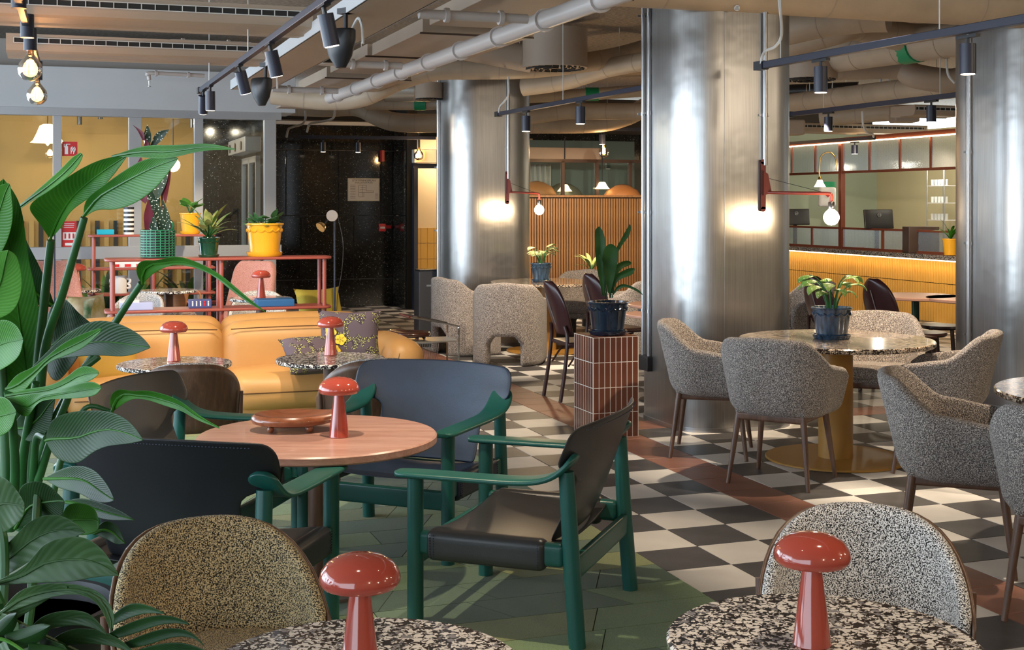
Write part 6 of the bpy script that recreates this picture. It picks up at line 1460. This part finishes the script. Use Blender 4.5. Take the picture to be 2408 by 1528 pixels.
pxleaf(t,[(1416,695),(1408,650),(1404,610),(1408,598)],[(1422,695),(1420,650),(1418,615),(1410,598)],Yp-.06,Yp-.1,AS)
pxleaf(t,[(1434,690),(1440,640),(1455,618),(1478,612),(1486,618)],[(1438,690),(1450,650),(1462,632),(1480,624),(1486,620)],Yp+.02,Yp+.06,AS)
pxleaf(t,[(1436,690),(1446,650),(1462,638),(1480,630),(1492,630)],[(1440,690),(1452,662),(1470,652),(1488,645),(1493,633)],Yp-.03,Yp-.06,AS)
pxleaf(t,[(1440,692),(1452,672),(1470,668),(1500,680),(1512,693)],[(1442,694),(1456,680),(1472,675),(1495,684),(1512,694)],Yp-.04,Yp-.10,AS)
for x0,x1,yy in ((1424,1420,640),(1430,1432,640),(1432,1440,650),(1436,1446,660),(1420,1414,650)):
    off=Vector(t.location); MB().tube([px(x0+4,700,Yp-.02)-off,px(x1,yy,Yp-.03)-off],.005,6).build('leaf_stalk',MT['leafD'],t)
# 2 begonia on right table
t=potted('potted_begonia','blue glazed pot with spotted drooping leaves on the right dining table',(1.993,8.03,.7455),.118,.195,MT['bluepot2'])
rr=random.Random(5)
for k,(yaw,el,L,w,st,dr) in enumerate([(200,80,.15,.085,.15,1.75),(165,76,.14,.08,.12,1.75),(20,82,.15,.085,.17,1.75),(340,76,.14,.08,.13,1.75),(250,78,.16,.09,.12,1.8),(280,74,.14,.085,.09,1.8),(90,78,.15,.085,.14,1.7),(130,76,.14,.08,.14,1.7),(230,70,.15,.08,.07,1.8),(310,72,.13,.075,.08,1.8),(45,76,.14,.085,.13,1.75),(190,84,.14,.085,.19,1.8),(300,84,.14,.085,.2,1.8),(215,74,.17,.085,.10,1.9)]):
    pl(t,(.025*math.cos(R(yaw)),.025*math.sin(R(yaw)),.175),R(yaw),R(el),L,w,MT['leafB'],dr,.3,.4,st+.05,'ovate',n=14,pw=2.3)
# 3 on the middle table
t=potted('potted_variegated_plant','blue glazed pot with cream variegated leaves on the middle dining table',(.31,13.72,.7455),.108,.20,MT['bluepot2'])
for k in range(18):
    yaw=rr.uniform(0,360); pl(t,(.02*math.cos(R(yaw)),.02*math.sin(R(yaw)),.18),R(yaw),R(rr.uniform(74,87)),rr.uniform(.09,.14),rr.uniform(.06,.085),MT['leafW'],rr.uniform(1.4,1.9),.2,.4,rr.uniform(.08,.22),'ovate',r=.003,n=12,pw=2.3)
# 4 green plant before slats
t=potted('potted_dieffenbachia','plant with long pale striped leaves at the foot of the oak slats',(1.02,16.6,.55),.10,.16,MT['black'],False,False)
for k in range(16): yaw=rr.uniform(0,360); pl(t,(0,0,.15),R(yaw),R(rr.uniform(45,82)),rr.uniform(.20,.32),.055,MT['leafV'],rr.uniform(.5,1.0),.1,.1,.06,'lance')
st_=thing('plant_stand','dark stand that carries the plant at the foot of the oak slats','stand',(1.02,16.6,0)); MB().lathe([(0,0),(.12,0),(.10,.54),(.12,.5499),(0,.5499)],24).build('body',MT['black'],st_)
# 5 crochet pot with tall dark begonia on front shelf
p=shp(371,SH1); t=thing('potted_polka_dot_begonia','tall polka-dot begonia in a green lattice pot on the front shelf','potted plant',p)
rP,hP=.128,.215
MB().lathe([(0,.004),(rP*.93,.004),(rP*.93,hP*.95),(0,hP*.95)],28).build('inner_pot',MT['black'],t)
mb=MB(); n=22
for k in range(11): z=.010+k*(hP-.012)/10; mb.tube([Vector((rP*math.cos(2*math.pi*q/36),rP*math.sin(2*math.pi*q/36),z)) for q in range(36)],.0048,6,closed=True)
for k in range(n): a=2*math.pi*k/n; mb.tube([(rP*math.cos(a)*.99,rP*math.sin(a)*.99,.008),(rP*math.cos(a)*.99,rP*math.sin(a)*.99,hP)],.0042,5)
mb.build('lattice',MT['crochet'],t)
MB().tube([Vector((.04+.075*math.cos(a),.02,hP+.03+.05*math.sin(a))) for a in [q*math.pi/10 for q in range(-2,13)]],.010,8).build('lattice_handle',MT['crochet'],t)
Yq=p.y
for xx in ((371,600,366,440),(368,600,350,330),(374,600,378,420)): MB().tube([px(xx[0],540,Yq)-p,px((xx[0]+xx[2])/2+6,(540+xx[3])/2,Yq)-p,px(xx[2],xx[3],Yq)-p],.008,6).build('cane',MT['leafPu'],t)
BG=MT['leafP']; PU=MT['leafPu']
for up,lo,m in [([(335,330),(322,305),(312,294)],[(340,330),(338,312),(313,294)],PU),([(345,345),(338,318),(346,293)],[(352,345),(356,318),(347,293)],BG),([(352,345),(368,312),(398,304)],[(356,350),(380,330),(398,305)],BG),([(338,345),(340,330),(330,320)],[(345,350),(352,338),(332,320)],PU),([(368,470),(352,430),(362,380),(385,350)],[(372,470),(392,430),(398,390),(387,350)],BG),([(350,500),(345,470),(352,430)],[(365,505),(378,470),(354,430)],BG),([(385,470),(380,430),(392,400),(398,380)],[(390,480),(398,440),(402,410),(400,380)],PU),([(340,540),(338,505),(348,470)],[(352,545),(362,510),(350,470)],PU),([(370,560),(360,520),(366,470)],[(380,565),(392,520),(370,470)],BG),([(378,545),(384,510),(380,470)],[(392,560),(402,520),(384,470)],BG),([(320,430),(315,400),(330,370)],[(330,438),(345,410),(333,370)],PU),([(330,470),(322,450),(338,425)],[(342,480),(352,455),(342,425)],PU),([(355,345),(362,360),(372,372)],[(350,352),(352,370),(370,376)],BG),([(345,560),(352,530),(360,505)],[(360,575),(372,545),(364,505)],BG)]:
    bigleaf(t,up,lo,Yq-.05+rr.uniform(-.06,.06),Yq-.1+rr.uniform(-.06,.06),m,.2,rib=False,n=8)
# 6 dark green pot with dieffenbachia
p=shp(491,SH1); t=potted('potted_dieffenbachia','dark green glazed pot with cream-centred leaves on the front shelf',p,.082,.155,MT['greenpot'])
for k in range(20): yaw=rr.uniform(0,360); pl(t,(0,0,.14),R(yaw),R(rr.uniform(40,84)),rr.uniform(.15,.24),.062,MT['leafV'],rr.uniform(.4,.9),.12,.1,rr.uniform(.04,.14),'lance',r=.005)
# 7 yellow pot with peperomia
p=shp(622,SH1); t=potted('potted_peperomia','big yellow glazed pot with round green leaves on the front shelf',p,.142,.265,MT['yellowpot'])
pm_=leafmat('peperomia_leaf',(.03,.16,.04),(.12,.30,.12))
for k in range(30): yaw=rr.uniform(0,360); pl(t,(.05*math.cos(R(yaw)),.05*math.sin(R(yaw)),.235),R(yaw),R(rr.uniform(15,80)),rr.uniform(.07,.10),.075,pm_,rr.uniform(.3,.8),.12,.2,rr.uniform(.02,.10),'ovate',r=.003)
# 8 yellow pot behind, on the far shelf
p=shp2(447,SH2); t=potted('potted_philodendron','yellow pot with a few broad light leaves on the far shelf',p,.10,.21,MT['yellowpot'],True,False)
for k in range(9): yaw=rr.uniform(0,360); pl(t,(0,0,.19),R(yaw),R(rr.uniform(50,80)),.14,.10,MT['leafL'],.7,.1,.1,.10,'ovate')
# 9 foliage behind far shelf
for (x,y,Y,lab) in ((250,690,14.0,'feathery green plant behind the left end of the far shelf'),(330,660,14.3,'feathery green plant in the middle behind the far shelf'),(440,640,14.5,'leafy plant behind the terracotta vase')):
    p=px(x,y,Y); t=thing('fern',lab,'plant',(p.x,p.y,0)); MB().lathe([(0,0),(.12,0),(.15,.26),(.13,.26),(0,.24)],24).build('pot',MT['black'],t)
    for k in range(26): yaw=rr.uniform(0,360); pl(t,(0,0,.25),R(yaw),R(rr.uniform(50,86)),rr.uniform(.45,.85),.07,MT['leafD'] if k%3 else MT['leafL'],rr.uniform(.4,1.0),.1,.1,0,'strap')
# 10 yellow pot on reception counter
p=rm(RU2-.02,ruv(2238),ct+.0605); t=potted('potted_palm','yellow pot with feathery leaves at the near end of the reception counter',p,.10,.22,MT['yellowpot'],False,False)
for k in range(14): yaw=rr.uniform(0,360); pl(t,(0,0,.2),R(yaw),R(rr.uniform(55,85)),rr.uniform(.2,.34),.03,MT['leafA'],rr.uniform(.5,1.1),.1,.1,0,'strap')
